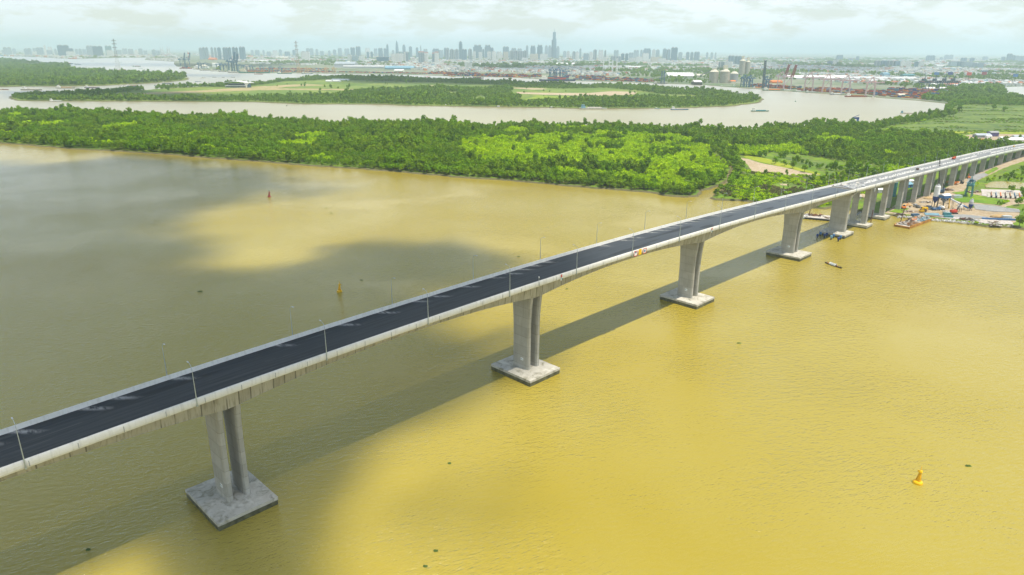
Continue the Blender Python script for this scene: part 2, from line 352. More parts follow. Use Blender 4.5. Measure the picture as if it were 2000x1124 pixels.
# ------------------------------------------------------------------ ground and water
def sheet(name, pts, z, m, skirt=0., kind='structure', jitter=0.):
    """a flat piece of ground with its outline in world metres; skirt = width of the sloping bank"""
    P = [Vector((p[0], p[1])) for p in pts]
    if jitter:
        Q = []
        for i, a in enumerate(P):
            b = P[(i + 1) % len(P)]; k = int(min(14, max(1, (b - a).length // (jitter * 4)))); nn = Vector((-(b - a).y, (b - a).x)).normalized()
            for j in range(k): Q.append(a.lerp(b, j / k) + (nn * random.uniform(-jitter, jitter) if j else Vector((0, 0))))
        P = Q
    tri = tessellate_polygon([[Vector((p.x, p.y, 0)) for p in P]])
    vs = [(p.x, p.y, z) for p in P]; fs = []
    for t in tri:
        a, b, c = (P[i] for i in t); fs.append(t if (b - a).cross(c - a) > 0 else t[::-1])
    if skirt:
        area = sum(P[i].cross(P[(i + 1) % len(P)]) for i in range(len(P))); n0 = len(P); sg = 1 if area > 0 else -1
        for i in range(n0):
            d = (P[(i + 1) % n0] - P[i - 1]); nn = Vector((d.y, -d.x)).normalized() * sg * skirt; vs.append((P[i].x + nn.x, P[i].y + nn.y, -.6))
        for i in range(n0):
            j = (i + 1) % n0; q = (i, j, n0 + j, n0 + i); fs.append(q if sg < 0 else q[::-1])
    mb = MB(); mb.v = vs; mb.f = fs; nt_ = len(tri); mb.m = [0] * nt_ + [1] * (len(fs) - nt_)
    o = mb.build(name, [m, G_MUD] if skirt else m); tag(o, kind=kind); return o

sheet('river', [(-60000, -3000), (60000, -3000), (60000, 60000), (-60000, 60000)], 0, WATER)
NEAR_PX = [(-500, 250), (-200, 266), (0, 280), (70, 285), (150, 292), (250, 297), (330, 302), (420, 310), (520, 317), (620, 325), (700, 330), (800, 338), (900, 347), (1000, 353), (1100, 363), (1200, 371),
 (1237, 374), (1274, 377), (1300, 382.6), (1336, 385.5), (1359, 384), (1364, 374), (1388, 367), (1410, 358), (1418, 354), (1415, 341), (1427, 330.5), (1409, 320), (1393, 309), (1379, 298),
 (1383, 297), (1398, 305), (1412, 316), (1424, 323), (1438, 330), (1431, 338), (1430, 351), (1416, 371), (1400, 381), (1391, 388), (1398, 391), (1414, 391.5), (1448, 392.5), (1482, 397), (1530, 401), (1593, 407), (1608, 408.5),
 (1624, 405), (1650, 409), (1672, 412), (1700, 418), (1727, 422), (1752, 420.5), (1764, 423.5), (1805, 429), (1827, 430), (1850, 432), (1880, 435.5), (1925, 443), (1977, 444.5), (2000, 449), (2100, 460), (2500, 500),
 (2700, 215), (2000, 203), (1870, 202), (1852, 206), (1848, 222), (1800, 233), (1720, 246), (1650, 248), (1580, 247), (1500, 252), (1450, 256), (1400, 257), (1350, 254), (1200, 250), (1000, 250), (900, 249), (760, 246), (700, 248), (600, 242), (500, 238), (400, 232), (250, 227), (130, 222), (0, 221), (-500, 214)]
ISLE_PX = [(21, 192), (37, 197), (100, 198), (250, 198.5), (412, 199.5), (500, 200), (600, 204), (750, 204.5), (800, 207), (1000, 210), (1082, 211), (1150, 213), (1325, 212), (1425, 208), (1475, 202), (1488, 195),
 (1480, 190), (1450, 186.5), (1375, 178), (1300, 174), (1200, 169.5), (1125, 167.5), (1000, 162), (875, 157), (800, 154), (700, 151), (612, 153), (575, 156), (500, 165), (437, 168), (325, 173), (287, 177), (240, 175), (175, 181), (125, 182), (87, 185), (25, 188)]
LEFT_PX = [(-400, 176), (0, 170), (200, 168), (300, 162.5), (360, 157.5), (367, 153), (350, 150), (312, 148), (237, 144), (187, 142), (140, 138), (137, 131), (110, 126), (50, 121.5), (0, 118.5), (-400, 114)]
CITY_PX = [(-400, 105), (0, 110), (75, 112), (140, 116), (225, 113.5), (288, 113), (283, 117.5), (312, 119), (342, 121), (341, 125), (346, 130), (375, 133), (412, 138), (462, 141), (500, 143), (625, 144), (700, 145.5), (800, 146.5), (900, 150), (1000, 151.5),
 (1050, 155), (1120, 158.5), (1275, 163), (1375, 166.5), (1425, 170.5), (1500, 176), (1600, 183), (1700, 190), (1800, 197.5), (1847, 202.5), (1866, 205), (2000, 208), (3000, 222)]
near_w, isle_w, left_w, city_w = W(NEAR_PX), W(ISLE_PX), W(LEFT_PX), W(CITY_PX)
sheet('riverbank_land', near_w, 1.4, G_NEAR, 4.0, jitter=2.0)
sheet('island_land', isle_w, 1.4, G_ISLE, 8, jitter=5)
sheet('wooded_point_land', left_w, 1.4, G_ISLE, 10, jitter=6)
far_pts = [tuple(p) for p in city_w] + [(45000, 12000), (50000, 58000), (-50000, 58000), (-30000, 19000)]
sheet('city_ground', far_pts, 1.2, G_CITY, 8)
SAND1 = [(1447, 311.4), (1460, 313), (1485, 321), (1502, 324.5), (1533, 330), (1567, 338.6), (1601, 345), (1563.7, 346), (1524.5, 343), (1499, 339.5), (1470, 338.6), (1460, 325), (1453, 318)]
SITE = [(1727, 420.5), (1745, 406), (1780, 391), (1810, 384), (1845, 371), (1880, 352), (1920, 335), (1955, 322), (2000, 303), (2300, 275), (2300, 292), (2000, 317), (1960, 331), (1918, 351), (1890, 366), (1880, 377), (1920, 380), (2000, 386), (2000, 402), (1985, 402), (1960, 408), (1935, 404), (1900, 401), (1890, 410), (1930, 408), (1985, 411), (1992, 424), (1985, 434), (1977, 441.5), (1925, 440), (1880, 432.5), (1828, 427.5), (1764, 421.5)]
k = 0
for nm, poly, mm in (('bare_sand_clearing', SAND1, G_SAND), ('construction_site_ground', SITE, G_DIRT),
    ('sand_strip', [(1452, 352.5), (1480, 354.5), (1498, 357), (1498, 359), (1478, 357), (1452, 355)], G_SAND), ('sand_strip', [(1482, 361), (1499, 361.5), (1496, 363.5), (1482, 363)], G_SAND), ('sand_strip', [(1522, 362), (1542, 363), (1540, 366), (1524, 364.5)], G_SAND),
    ('reed_field', [(1700, 262), (1740, 252), (1800, 242), (1850, 232), (1862, 212), (1900, 207), (2000, 209), (2600, 225), (2600, 262), (2000, 256), (1850, 258), (1780, 262)], G_FIELD),
    ('yellow_grass_strip', [(1849, 257), (1900, 260), (2000, 260), (2300, 262), (2300, 267), (2000, 263.5), (1900, 263.5), (1851, 262)], G_YEL),
    ('far_worksite_ground', [(1872, 270), (1895, 265), (1950, 264), (2000, 264.5), (2500, 268), (2500, 285), (2000, 283), (1975, 280), (1940, 276), (1900, 275)], G_DIRT),
    ('lime_grass_strip', [(1452, 304), (1500, 313), (1560, 331), (1602, 342), (1602, 345), (1540, 332), (1480, 318), (1455, 311)], G_YEL),
    ('meadow_strip', [(1500, 302), (1560, 310), (1620, 323), (1700, 335), (1700, 342), (1620, 333), (1560, 322)], G_FIELD),
    ('scrub_field', [(1505, 345), (1600, 347), (1650, 350), (1690, 357), (1660, 372), (1590, 362), (1520, 357)], ground_mat('scrub', [(.16, .26, .02), (.15, .14, .07), (.11, .12, .05)], .05, .2)),
    ('scrub_meadow', [(1400, 390), (1420, 374), (1450, 362), (1500, 366), (1560, 368), (1620, 374), (1590, 398), (1520, 399), (1480, 396), (1448, 391.5)], G_LIME),
    ('dry_field', [(228, 187), (290, 182.5), (352, 179.6), (392, 178), (456, 173.5), (520, 169), (520, 177), (440, 180), (360, 183.2), (240, 188)], G_TAN),
    ('dry_field', [(520, 170), (560, 167), (600, 165), (640, 168), (560, 171), (540, 174), (640, 175), (700, 175.5), (700, 177.5), (560, 177), (510, 178)], G_TAN),
    ('sand_field', [(1008, 181), (1050, 182.5), (1100, 183), (1150, 183), (1195, 179.5), (1244, 181), (1240, 186), (1170, 189), (1100, 187.5), (1060, 186.5), (1012, 184.5)], G_SAND),
    ('sand_track', [(1003, 172.5), (1060, 174), (1070, 176), (1040, 176.5), (1003, 174)], G_SAND), ('sand_track', [(840, 168), (880, 169), (876, 171), (845, 170)], G_SAND), ('sand_track', [(793, 175.5), (815, 176), (812, 178.5), (795, 178)], G_SAND),
    ('yellow_meadow', [(1050, 188.5), (1170, 190.5), (1240, 188), (1290, 189), (1250, 191.5), (1180, 192.5), (1090, 194), (1040, 201), (1010, 203), (1020, 197)], ground_mat('isle_yellow', [(.20, .29, .03), (.24, .31, .03), (.15, .25, .03)], .01, .05)),
    ('yellow_meadow', [(1180, 188), (1300, 191.3), (1400, 192.5), (1400, 196), (1340, 194.5), (1290, 193)], ground_mat('isle_yellow', [(0, 0, 0)] * 3))):
    k += 1; sheet(nm, W(poly), 1.42 + .012 * k, mm, jitter=0 if 'field' in nm else .6)
S2 = [('site_grass', [(1858, 385), (1900, 383), (1935, 390), (1960, 393), (1973, 397), (1955, 405), (1905, 399.5), (1880, 399.5), (1864, 395)], G_LIME),
    ('site_grass', [(1760, 421), (1775, 411), (1752, 411.5), (1735, 417)], G_LIME), ('site_grass', [(1925, 338), (1945, 329), (1950, 333), (1932, 343), (1915, 349)], G_LIME), ('site_grass', [(1895, 383), (1870, 384), (1858, 380), (1885, 377)], G_LIME),
    ('gravel_patch', [(1898, 401.5), (1940, 406), (1990, 413), (1992, 419), (1940, 417.5), (1905, 413)], G_GRAV), ('gravel_patch', [(1820, 424), (1880, 423), (1930, 428), (1920, 431), (1850, 429)], G_GRAV), ('gravel_patch', [(1895, 346), (1922, 341), (1930, 345), (1905, 357), (1886, 361)], G_GRAV),
    ('concrete_yard', [(1915, 373), (1960, 374.5), (2000, 376), (2300, 385), (2300, 402), (2000, 391.5), (1935, 388), (1917, 386)], G_CONC), ('rubble_beach', [(1815, 427), (1870, 429), (1925, 433), (1975, 436), (1978, 443), (1925, 441), (1880, 434), (1830, 428.8)], G_CONC)]
for nm, poly, mm in S2:
    k += 1; sheet(nm, W(poly), 1.42 + .012 * k, mm, jitter=.5)
WPOND = water_mat(); WPOND.name = 'still_pond_water'
for nm, poly in (('pond', [(1922, 364.5), (1935, 359), (1955, 357.5), (2000, 361), (2100, 367), (2100, 379), (2000, 373), (1960, 371.5), (1925, 370)]),):
    k += 1; sheet(nm, W(poly), 1.43 + .012 * k, WPOND)
for nm, poly in (('creek', [(1948, 172.5), (1975, 171), (2000, 170), (2400, 171), (2400, 205), (2000, 190), (1985, 187), (1965, 185)]), ('creek', [(910, 125), (960, 124), (1018, 125), (1018, 126.3), (960, 126.5), (912, 126.8)])):
    k += 1; sheet(nm, W(poly), 1.43 + .012 * k, WATER)

# ------------------------------------------------------------------ foliage
def crown_bm(H, R, n, leaf, seed, z0=.15, lobes=7, flat=.75):
    """leaf clumps spread over several lobes; open between the lobes"""
    r = np.random.default_rng(seed); mb = MB(); LC = []
    for i in range(lobes):
        a = r.uniform(0, 2 * pi); d = R * (.0 if i == 0 else r.uniform(.35, .62)); zz = H * (.72 if i == 0 else r.uniform(z0 + .2, .78)); LC.append((d * cos(a), d * sin(a), zz, R * r.uniform(.38, .6)))
    for k in range(n):
        lx, ly, lz, lr = LC[r.integers(lobes)]; v = r.normal(size=3); v /= np.linalg.norm(v); v[2] = v[2] * flat + .18
        q = lr * r.uniform(.72, 1.06); p = np.array([lx + v[0] * q, ly + v[1] * q, lz + v[2] * q]); 
        if p[2] < H * z0 * .6: p[2] = H * z0 * r.uniform(.6, 1.4)
        nn = v + r.normal(size=3) * .55; nn[2] += .35; nn /= np.linalg.norm(nn); e = np.cross(nn, r.normal(size=3)); e /= np.linalg.norm(e); g = np.cross(nn, e)
        s = leaf * r.uniform(.6, 1.3); t = s * r.uniform(.55, .9)
        P = [p - e * s - g * t * .3, p + g * t * -.9, p + e * s - g * t * .2, p + e * s * .5 + g * t, p - e * s * .5 + g * t * .9]
        mb.add([tuple(x) for x in P], [(0, 1, 2, 3, 4)])
    return mb
def trunk_bm(H, R, seed):
    r = random.Random(seed); mb = MB(); mb.tube((0, 0, -.6), (0, 0, H * .62), H * .022, H * .010, 7)
    for i in range(4):
        a = r.uniform(0, 6.28); z = H * r.uniform(.3, .55); mb.tube((0, 0, z), (R * .5 * cos(a), R * .5 * sin(a), z + H * .2), H * .009, H * .004, 5)
    return mb
def proto(name, mb, m):
    o = mb.build(name, m); COL.objects.unlink(o); return o
def scatter(name, pts, scl, rot, idx, protos, label):
    """one stuff object: a points mesh on which the plants stand"""
    me = bpy.data.meshes.new(name); me.vertices.add(len(pts)); me.vertices.foreach_set('co', np.asarray(pts, np.float32).ravel())
    for an, ty, dat in (('sc', 'FLOAT_VECTOR', scl), ('rz', 'FLOAT', rot), ('ix', 'INT', idx)):
        at_ = me.attributes.new(an, ty, 'POINT'); at_.data.foreach_set('vector' if ty == 'FLOAT_VECTOR' else 'value', np.asarray(dat, np.int32 if ty == 'INT' else np.float32).ravel())
    o = bpy.data.objects.new(name, me); COL.objects.link(o); tag(o, label, kind='stuff')
    g = bpy.data.node_groups.new(name + '_scatter', 'GeometryNodeTree'); g.interface.new_socket('Geometry', in_out='INPUT', socket_type='NodeSocketGeometry'); g.interface.new_socket('Geometry', in_out='OUTPUT', socket_type='NodeSocketGeometry')
    n, l = g.nodes, g.links; gi = n.new('NodeGroupInput'); go = n.new('NodeGroupOutput'); ip = n.new('GeometryNodeInstanceOnPoints'); j = n.new('GeometryNodeGeometryToInstance')
    for p in protos[::-1]:
        oi = n.new('GeometryNodeObjectInfo'); oi.inputs['Object'].default_value = p; l.new(oi.outputs['Geometry'], j.inputs[0])
    l.new(gi.outputs[0], ip.inputs['Points']); l.new(j.outputs[0], ip.inputs['Instance']); ip.inputs['Pick Instance'].default_value = True
    def na(nm, ty):
        q = n.new('GeometryNodeInputNamedAttribute'); q.data_type = ty; q.inputs[0].default_value = nm; return q.outputs[0]
    l.new(na('ix', 'INT'), ip.inputs['Instance Index']); l.new(na('sc', 'FLOAT_VECTOR'), ip.inputs['Scale'])
    cx = n.new('ShaderNodeCombineXYZ'); l.new(na('rz', 'FLOAT'), cx.inputs[2]); l.new(cx.outputs[0], ip.inputs['Rotation'])
    l.new(ip.outputs[0], go.inputs[0]); md = o.modifiers.new('scatter', 'NODES'); md.node_group = g
    return o
DK = [proto('mangrove_shape', crown_bm(9.4, 3.4, 300, .6, 10 + i, .12, 9), L_DARK) for i in range(6)]
SH = [proto('shrub_shape', crown_bm(4.2, 3.6, 190, .62, 30 + i, .05, 7, .5), L_LIME) for i in range(4)]
FR = [proto('far_tree_shape', crown_bm(10, 5.2, 90, 1.7, 50 + i, .08, 6), L_FAR) for i in range(4)]
def cells(x0, x1, y0, y1, st):
    gx, gy = np.meshgrid(np.arange(x0, x1, st), np.arange(y0, y1, st)); gx = gx.ravel() + RNG.uniform(-.45, .45, gx.size) * st; gy = gy.ravel() + RNG.uniform(-.45, .45, gy.size) * st; return gx, gy
def vn(x, y, s, seed=0):
    """smooth value noise, 0 to 1"""
    x = x / s; y = y / s; xi = np.floor(x).astype(int); yi = np.floor(y).astype(int); fx = x - xi; fy = y - yi; fx = fx * fx * (3 - 2 * fx); fy = fy * fy * (3 - 2 * fy)
    def h(a, b): q = np.sin(a * 127.1 + b * 311.7 + seed * 74.7) * 43758.5453; return q - np.floor(q)
    return (h(xi, yi) * (1 - fx) + h(xi + 1, yi) * fx) * (1 - fy) + (h(xi, yi + 1) * (1 - fx) + h(xi + 1, yi + 1) * fx) * fy

LIME = W([(868, 292), (900, 281), (1000, 273), (1100, 269), (1200, 263), (1290, 269), (1345, 273), (1380, 292), (1418, 318), (1420, 330), (1412, 345), (1395, 362), (1340, 376), (1270, 373), (1150, 352), (1020, 336), (930, 320)])
EX = [W(p) for p in ([(1435, 304), (1500, 311), (1600, 333), (1700, 348), (1720, 360), (1700, 400), (1600, 412), (1480, 399), (1398, 393), (1412, 374), (1432, 362), (1455, 340), (1440, 320)],
    [(1470, 299), (1560, 304), (1640, 318), (1730, 331), (1720, 350), (1620, 334), (1500, 311)],
    [(1690, 263), (1740, 249), (1800, 240), (1852, 231), (1862, 212), (1900, 207), (2000, 209), (2600, 225), (2600, 292), (2000, 287), (1950, 284), (1900, 277), (1868, 272), (1845, 264), (1790, 263)],
    [(1600, 425), (1640, 380), (1720, 352), (1780, 336), (1860, 312), (1920, 302), (2000, 290), (2300, 270), (2300, 300), (2300, 480), (2000, 447), (1727, 424)])]
def tr_out(x, y, s_lo=-1e9, s_hi=1e9, hw=15):
    s = (x - O0[0]) * AXv[0] + (y - O0[1]) * AXv[1]; n_ = (x - O0[0]) * NRv[0] + (y - O0[1]) * NRv[1]; n_ = n_ - np.maximum(s - 650, 0) ** 2 / 7000; return (np.abs(n_) > hw)
x, y = cells(-2600, 2600, 560, 2300, 4.9); ok = inpoly(near_w, x, y) & (polydist(near_w, x, y) > .8)
# nothing is seen beyond the edges of the picture by more than a step to the side
ok &= (x / y > -.95) & (x / y < 1.0); x, y = x[ok], y[ok]
ok = tr_out(x, y)
for e in EX: ok &= ~inpoly(e, x, y)
x, y = x[ok], y[ok]; dist = np.hypot(x, y); keep = RNG.uniform(0, 1, x.size) < np.clip(950 / dist, .45, 1); x, y = x[keep], y[keep]
lim = inpoly(LIME, x, y); tall = vn(x, y, 26, 3); lime = lim & (RNG.uniform(0, 1, x.size) > np.where(tall > .78, .6, .015))
low = (~lim) & (vn(x, y, 60, 9) > .74) & (polydist(near_w, x, y) > 25); lime |= low
shore = polydist(near_w, x, y)
D_ = ~lime; order = np.argsort(np.where(D_, shore * 1.0 + np.hypot(x, y) * .35, 1e9)); front = np.zeros(x.size, bool)
cand = order[(shore[order] < 13)][:235]; front[cand] = True
def sc_of(x, y, s, base=1.0):
    a = base * (.52 + .95 * vn(x, y, s, 5)) * np.where(RNG.uniform(0, 1, x.size) > .9, 1.3, 1) * RNG.uniform(.6, 1.1, x.size); return np.stack([a * RNG.uniform(.8, 1.1, x.size), a * RNG.uniform(.8, 1.1, x.size), a * RNG.uniform(.9, 1.5, x.size)], 1)
q = D_ & ~front; scatter('mangrove_forest', np.stack([x[q], y[q], np.full(q.sum(), 1.2)], 1), sc_of(x[q], y[q], 45), RNG.uniform(0, 6.28, q.sum()), RNG.integers(0, 6, q.sum()), DK, 'dense green mangrove forest covering the low land beyond the river')
q = lime; scatter('lime_thicket', np.stack([x[q], y[q], np.full(q.sum(), 1.2)], 1), sc_of(x[q], y[q], 20, 1.05), RNG.uniform(0, 6.28, q.sum()), RNG.integers(0, 4, q.sum()), SH, 'bright lime green thicket of low palms and shrubs')
NEARTREES = [(x[i], y[i]) for i in cand]
# the individually visible trees along the front edge of the forest
TREE_G = 'mangrove trees in the front row along the river bank'
def tree_proto(j, sc, H=10, R=4.1, m=None, crown=None):
    e = empty('mangrove_tree', 'x', 'tree'); c = crown or DK[j]
    o = bpy.data.objects.new('crown', c.data); COL.objects.link(o); o.parent = e
    t = TRK[j % 3].copy(); COL.objects.link(t); t.parent = e; return e
TRK = [proto('trunk', trunk_bm(10, 4.1, 70 + i), BARK) for i in range(3)]
TP = [tree_proto(j, 1) for j in range(6)]; usedp = [False] * 6
for i, (tx, ty) in enumerate(NEARTREES):
    j = i % 6
    if usedp[j]: e = copy_tree(TP[j])
    else: e = TP[j]; usedp[j] = True
    for c in e.children: c.name = 'trunk' if c.name.startswith('trunk') else 'crown'
    s = random.uniform(.75, 1.15); e.scale = (s, s, s * random.uniform(.85, 1.1)); e.location = (tx, ty, 1.2); e.rotation_euler = (0, 0, random.uniform(0, 6.28))
    tag(e, 'dark green mangrove tree in the front row along the brown river bank', 'tree', TREE_G)
# trees that stand alone, each of them told apart
ALONE = [(1474, 366, 1.15, 'd', 'round dark tree standing alone beside the thin sand strip, left of a smaller one'), (1501, 369.5, .85, 'd', 'small round dark tree right of a larger one on the lime meadow'), (1457, 341, 1.25, 'l', 'broad bright green tree at the near corner of the bare sand clearing'),
 (1495, 343.5, .8, 'd', 'small dark bush on the front rim of the bare sand clearing'), (1420, 376, 1.1, 'd', 'dark spreading tree at the mouth of the creek, leaning over the water'), (1408, 372, .8, 'd', 'thin olive tree left of the dark one in the creek mouth'), (1458, 391, .9, 'd', 'round dark bush on the shore just left of the bridge'),
 (1433, 390, .65, 'd', 'low dark bush on the shore between the creek mouth and the bridge'), (1347, 381, 1.25, 'd', 'large blue green tree at the tip of the thicket by the creek mouth'), (1333, 381, 1.0, 'd', 'blue green tree left of the largest one at the tip of the thicket'), (1356, 377, 1.0, 'd', 'dark tree right of the largest one at the tip of the thicket'),
 (1596, 404, .8, 'l', 'low lime bush on the bank behind the work jetty'), (1571, 337, 1.15, 'd', 'dark tree behind the right end of the bare sand clearing'), (1548, 330, 1.1, 'd', 'dark bushy tree behind the middle of the bare sand clearing'), (1532, 325, .9, 'd', 'rounded tree above the yellow grass strip, left of its darker neighbour'),
 (1513, 321, 1.1, 'd', 'dark tree above the left part of the yellow grass strip'), (1660, 345, 1.2, 'd', 'tall dark tree seen over the far parapet near the road works'), (1974, 376, .9, 'd', 'small dark tree between the pond and the white casting yard'), (1988, 402, .9, 'd', 'leafy bush beside the white path behind the gravel'),
 (1962, 399, .8, 'l', 'green bush at the end of the grass behind the gravel heap'), (1990, 443, 1.15, 'd', 'dark tree on the shore at the far right edge, right of the rubble'), (1907, 437, .4, 'l', 'small green shrub on the rubble shore'), (1893, 436, .35, 'l', 'smaller green shrub left of another on the rubble shore'),
 (1800, 262, 1.3, 'd', 'dark bushy tree on the edge of the reed field, left of the yellow strip'), (1826, 259, 1.0, 'd', 'lone tree on the reed field above the forest edge'), (1964, 283, 1.5, 'd', 'dark tree in front of the far white sheds'), (1862, 229, 2.0, 'd', 'big dark tree at the corner where the river meets the reed field'),
 (1873, 222, 2.0, 'd', 'big tree right of the corner tree by the reed field'), (1940, 216, 1.8, 'd', 'flat yellowish tree clump alone at the back of the reed field'), (1962, 219, 1.6, 'd', 'green tree right of the yellowish clump at the back of the reed field')]
SHT = tree_proto(0, 1, crown=SH[1])
for i, (px, py, s, ty, lb) in enumerate(ALONE):
    e = copy_tree(SHT if ty == 'l' else TP[i % 6]); p = at(px, py, 1.3); e.location = (p.x, p.y, 1.3); e.rotation_euler = (0, 0, i * 1.3); e.scale = (s, s, s * (.95 if ty == 'd' else 1.1)); e.name = 'lone_tree'
    e['group'] = 'single trees and bushes on open ground'; tag(e, lb, 'tree' if 'bush' not in lb and 'shrub' not in lb else 'bush')
for c in SHT.children_recursive: bpy.data.objects.remove(c)
bpy.data.objects.remove(SHT)
# scrub on the open ground
x, y = cells(0, 900, 560, 1300, 6.5); ok = inpoly(near_w, x, y); sel = np.zeros(x.size, bool)
for poly, dn in (([(1400, 392), (1440, 393), (1500, 398), (1500, 393), (1440, 386), (1398, 387)], .75), ([(1430, 362), (1445, 345), (1440, 335), (1460, 350), (1450, 362)], .8), ([(1500, 346), (1600, 348), (1690, 357), (1650, 374), (1590, 363)], .6), ([(1440, 378), (1540, 368), (1640, 372), (1600, 400), (1500, 398)], .32), ([(1555, 352), (1700, 336), (1850, 300), (2000, 272), (2000, 292), (1860, 320), (1740, 352), (1640, 386), (1590, 404), (1560, 400)], .6),
    ([(1950, 355), (1972, 344), (2000, 330), (2300, 308), (2300, 372), (2000, 360), (1950, 357)], .9), ([(1910, 362), (1945, 350), (1950, 357), (1925, 361), (1900, 372)], .7), ([(1985, 385), (2300, 395), (2300, 490), (2000, 447), (1994, 425)], .6), ([(1930, 398), (1968, 394), (1958, 406), (1915, 400)], .3), ([(1510, 318), (1600, 336), (1640, 340), (1640, 335), (1560, 325)], .5), ([(1640, 326), (1700, 332), (1700, 346), (1640, 340)], .7)):
    Pw = W(poly); sel |= inpoly(Pw, x, y) & (RNG.uniform(0, 1, x.size) < dn)
q = ok & sel & tr_out(x, y, hw=13); x, y = x[q], y[q]; scatter('roadside_scrub', np.stack([x, y, np.full(x.size, 1.3)], 1), sc_of(x, y, 25, .55), RNG.uniform(0, 6.28, x.size), RNG.integers(0, 4, x.size), [SH[0], DK[1], SH[2], DK[3]], 'mixed scrub and low bushes beside the bridge and the building site')
# low tangled growth on the meadow by the creek and along the approach
DRY = leaf_mat('dry_brush', (.10, .085, .045), (.15, .16, .05), (.07, .09, .03)); DS = [proto('dry_bush_shape', crown_bm(1.6, 1.5, 70, .32, 90 + i, .05, 5, .6), DRY) for i in range(2)]; TS = [proto('small_bush_shape', crown_bm(1.7, 1.7, 80, .36, 95 + i, .05, 5, .6), m_) for i, m_ in enumerate((L_LIME, L_DARK, L_LIME))]
x, y = cells(60, 760, 560, 1250, 2.9); mw = W([(1395, 392), (1405, 380), (1420, 368), (1440, 352), (1462, 340), (1500, 341), (1600, 346), (1700, 350), (1760, 335), (1850, 305), (2000, 275), (2000, 292), (1870, 322), (1760, 356), (1680, 392), (1600, 408), (1480, 397)]); g_ = vn(x, y, 30, 21) * .6 + vn(x, y, 11, 22) * .4
q = inpoly(mw, x, y) & inpoly(near_w, x, y) & tr_out(x, y, hw=12) & (g_ > .40) & ~inpoly(W(SAND1), x, y); x, y, g_ = x[q], y[q], g_[q]; br = vn(x, y, 45, 23) + RNG.uniform(-.12, .12, x.size)
ix = np.where(br > .62, RNG.integers(0, 2, x.size), 2 + RNG.integers(0, 3, x.size)); S_ = RNG.uniform(.6, 1.5, x.size); scatter('meadow_brush', np.stack([x, y, np.full(x.size, 1.35)], 1), np.stack([S_ * 1.2, S_ * 1.2, S_], 1), RNG.uniform(0, 6.28, x.size), ix, DS + TS, 'tangled low brush and grass on the meadow beside the bridge')
x, y = cells(250, 2100, 1000, 2300, 6.5); g_ = vn(x, y * 2.2, 60, 31) * .6 + vn(x, y, 22, 32) * .4; q = inpoly(EX[2], x, y) & inpoly(near_w, x, y) & (x / y < 1.0) & (g_ > .56) & ~inpoly(W([(1872, 268), (1900, 263), (2500, 264), (2500, 288), (1990, 285), (1900, 277)]), x, y); x, y = x[q], y[q]; S_ = RNG.uniform(.5, 1.1, x.size)
scatter('field_tussocks', np.stack([x, y, np.full(x.size, 1.4)], 1), np.stack([S_ * 1.6, S_ * 1.6, S_ * .8], 1), RNG.uniform(0, 6.28, x.size), RNG.integers(0, 3, x.size), [DS[0], TS[1], TS[1]], 'tussocks and low reeds scattered over the flat field')
# island woods
FEX = [W(p) for p in ([(215, 184), (300, 176), (400, 171), (445, 172), (505, 168), (560, 160), (660, 157.5), (800, 161), (1000, 167.5), (1000, 172), (880, 175), (820, 174), (700, 180), (640, 188.5), (560, 191.5), (500, 193), (240, 193.5)], [(1000, 171), (1100, 175), (1180, 173), (1245, 179), (1300, 186), (1400, 190), (1400, 195), (1300, 192), (1200, 193), (1090, 196), (1030, 204), (1000, 204), (1020, 190), (1000, 186)], [(830, 166), (890, 168), (880, 172), (830, 171)])]
x, y = cells(-4200, 2500, 1500, 4600, 10.5); ok = inpoly(isle_w, x, y) & (polydist(isle_w, x, y) > 4)
ex = np.zeros(x.size, bool)
for e in FEX: ex |= inpoly(e, x, y)
q = ok & (~ex | (RNG.uniform(0, 1, x.size) < .004)) & ((vn(x, y, 90, 2) > .12) | (polydist(isle_w, x, y) < 60)); x, y = x[q], y[q]
scatter('island_woods', np.stack([x, y, np.full(x.size, 1.2)], 1), sc_of(x, y, 90, .85), RNG.uniform(0, 6.28, x.size), RNG.integers(0, 4, x.size), FR, 'green woods on the long island in the river')
x, y = cells(-9000, -1000, 2000, 9000, 17); q = inpoly(left_w, x, y) & (polydist(left_w, x, y) > 6) & (x / y > -.85) & ((y < 3500) | (vn(x, y, 200, 4) > .4)); x, y = x[q], y[q]
scatter('wooded_point_trees', np.stack([x, y, np.full(x.size, 1.2)], 1), sc_of(x, y, 120, 1.5), RNG.uniform(0, 6.28, x.size), RNG.integers(0, 4, x.size), FR, 'woods on the low point at the far left of the river')
# green belts of the far bank, sampled ever more thinly with distance
def far_sample(nn, y0, y1, pw=1.0):
    """points on the far bank between the depths y0 and y1"""
    yy = y0 * (y1 / y0) ** (RNG.uniform(0, 1, nn) ** pw); xx = RNG.uniform(-.86, .86, nn) * yy; return xx, yy
def city_mask(x, y): return inpoly(np.array(far_pts), x, y) & (polydist(city_w, x, y) > 25)
TREEZ = W([(1795, 197), (1808, 190), (1850, 180), (1885, 172), (1950, 168), (1966, 186), (2000, 193), (2400, 210), (2400, 224), (2000, 208), (1868, 206), (1848, 203)])
x1, y1 = cells(1000, 2600, 1500, 3200, 10); q = inpoly(TREEZ, x1, y1) & city_mask(x1, y1); x1, y1 = x1[q], y1[q]
CREEK_X = [W([(1946, 172), (1975, 170), (2400, 170), (2400, 206), (2000, 191), (1965, 186)]), W([(905, 124), (1020, 123.5), (1020, 127), (905, 127.5)])]
x2, y2 = far_sample(26000, 2400, 14000, .8); PORT = W([(340, 100), (345, 131), (500, 144), (800, 147.5), (1000, 152.5), (1120, 159.5), (1270, 164), (1275, 152), (1130, 147), (1000, 142), (850, 140), (700, 130), (500, 126), (400, 112)]); PORT2 = W([(1380, 167), (1500, 177), (1600, 184), (1700, 191), (1800, 198), (1830, 178), (1700, 167), (1600, 158), (1500, 156), (1400, 158)])
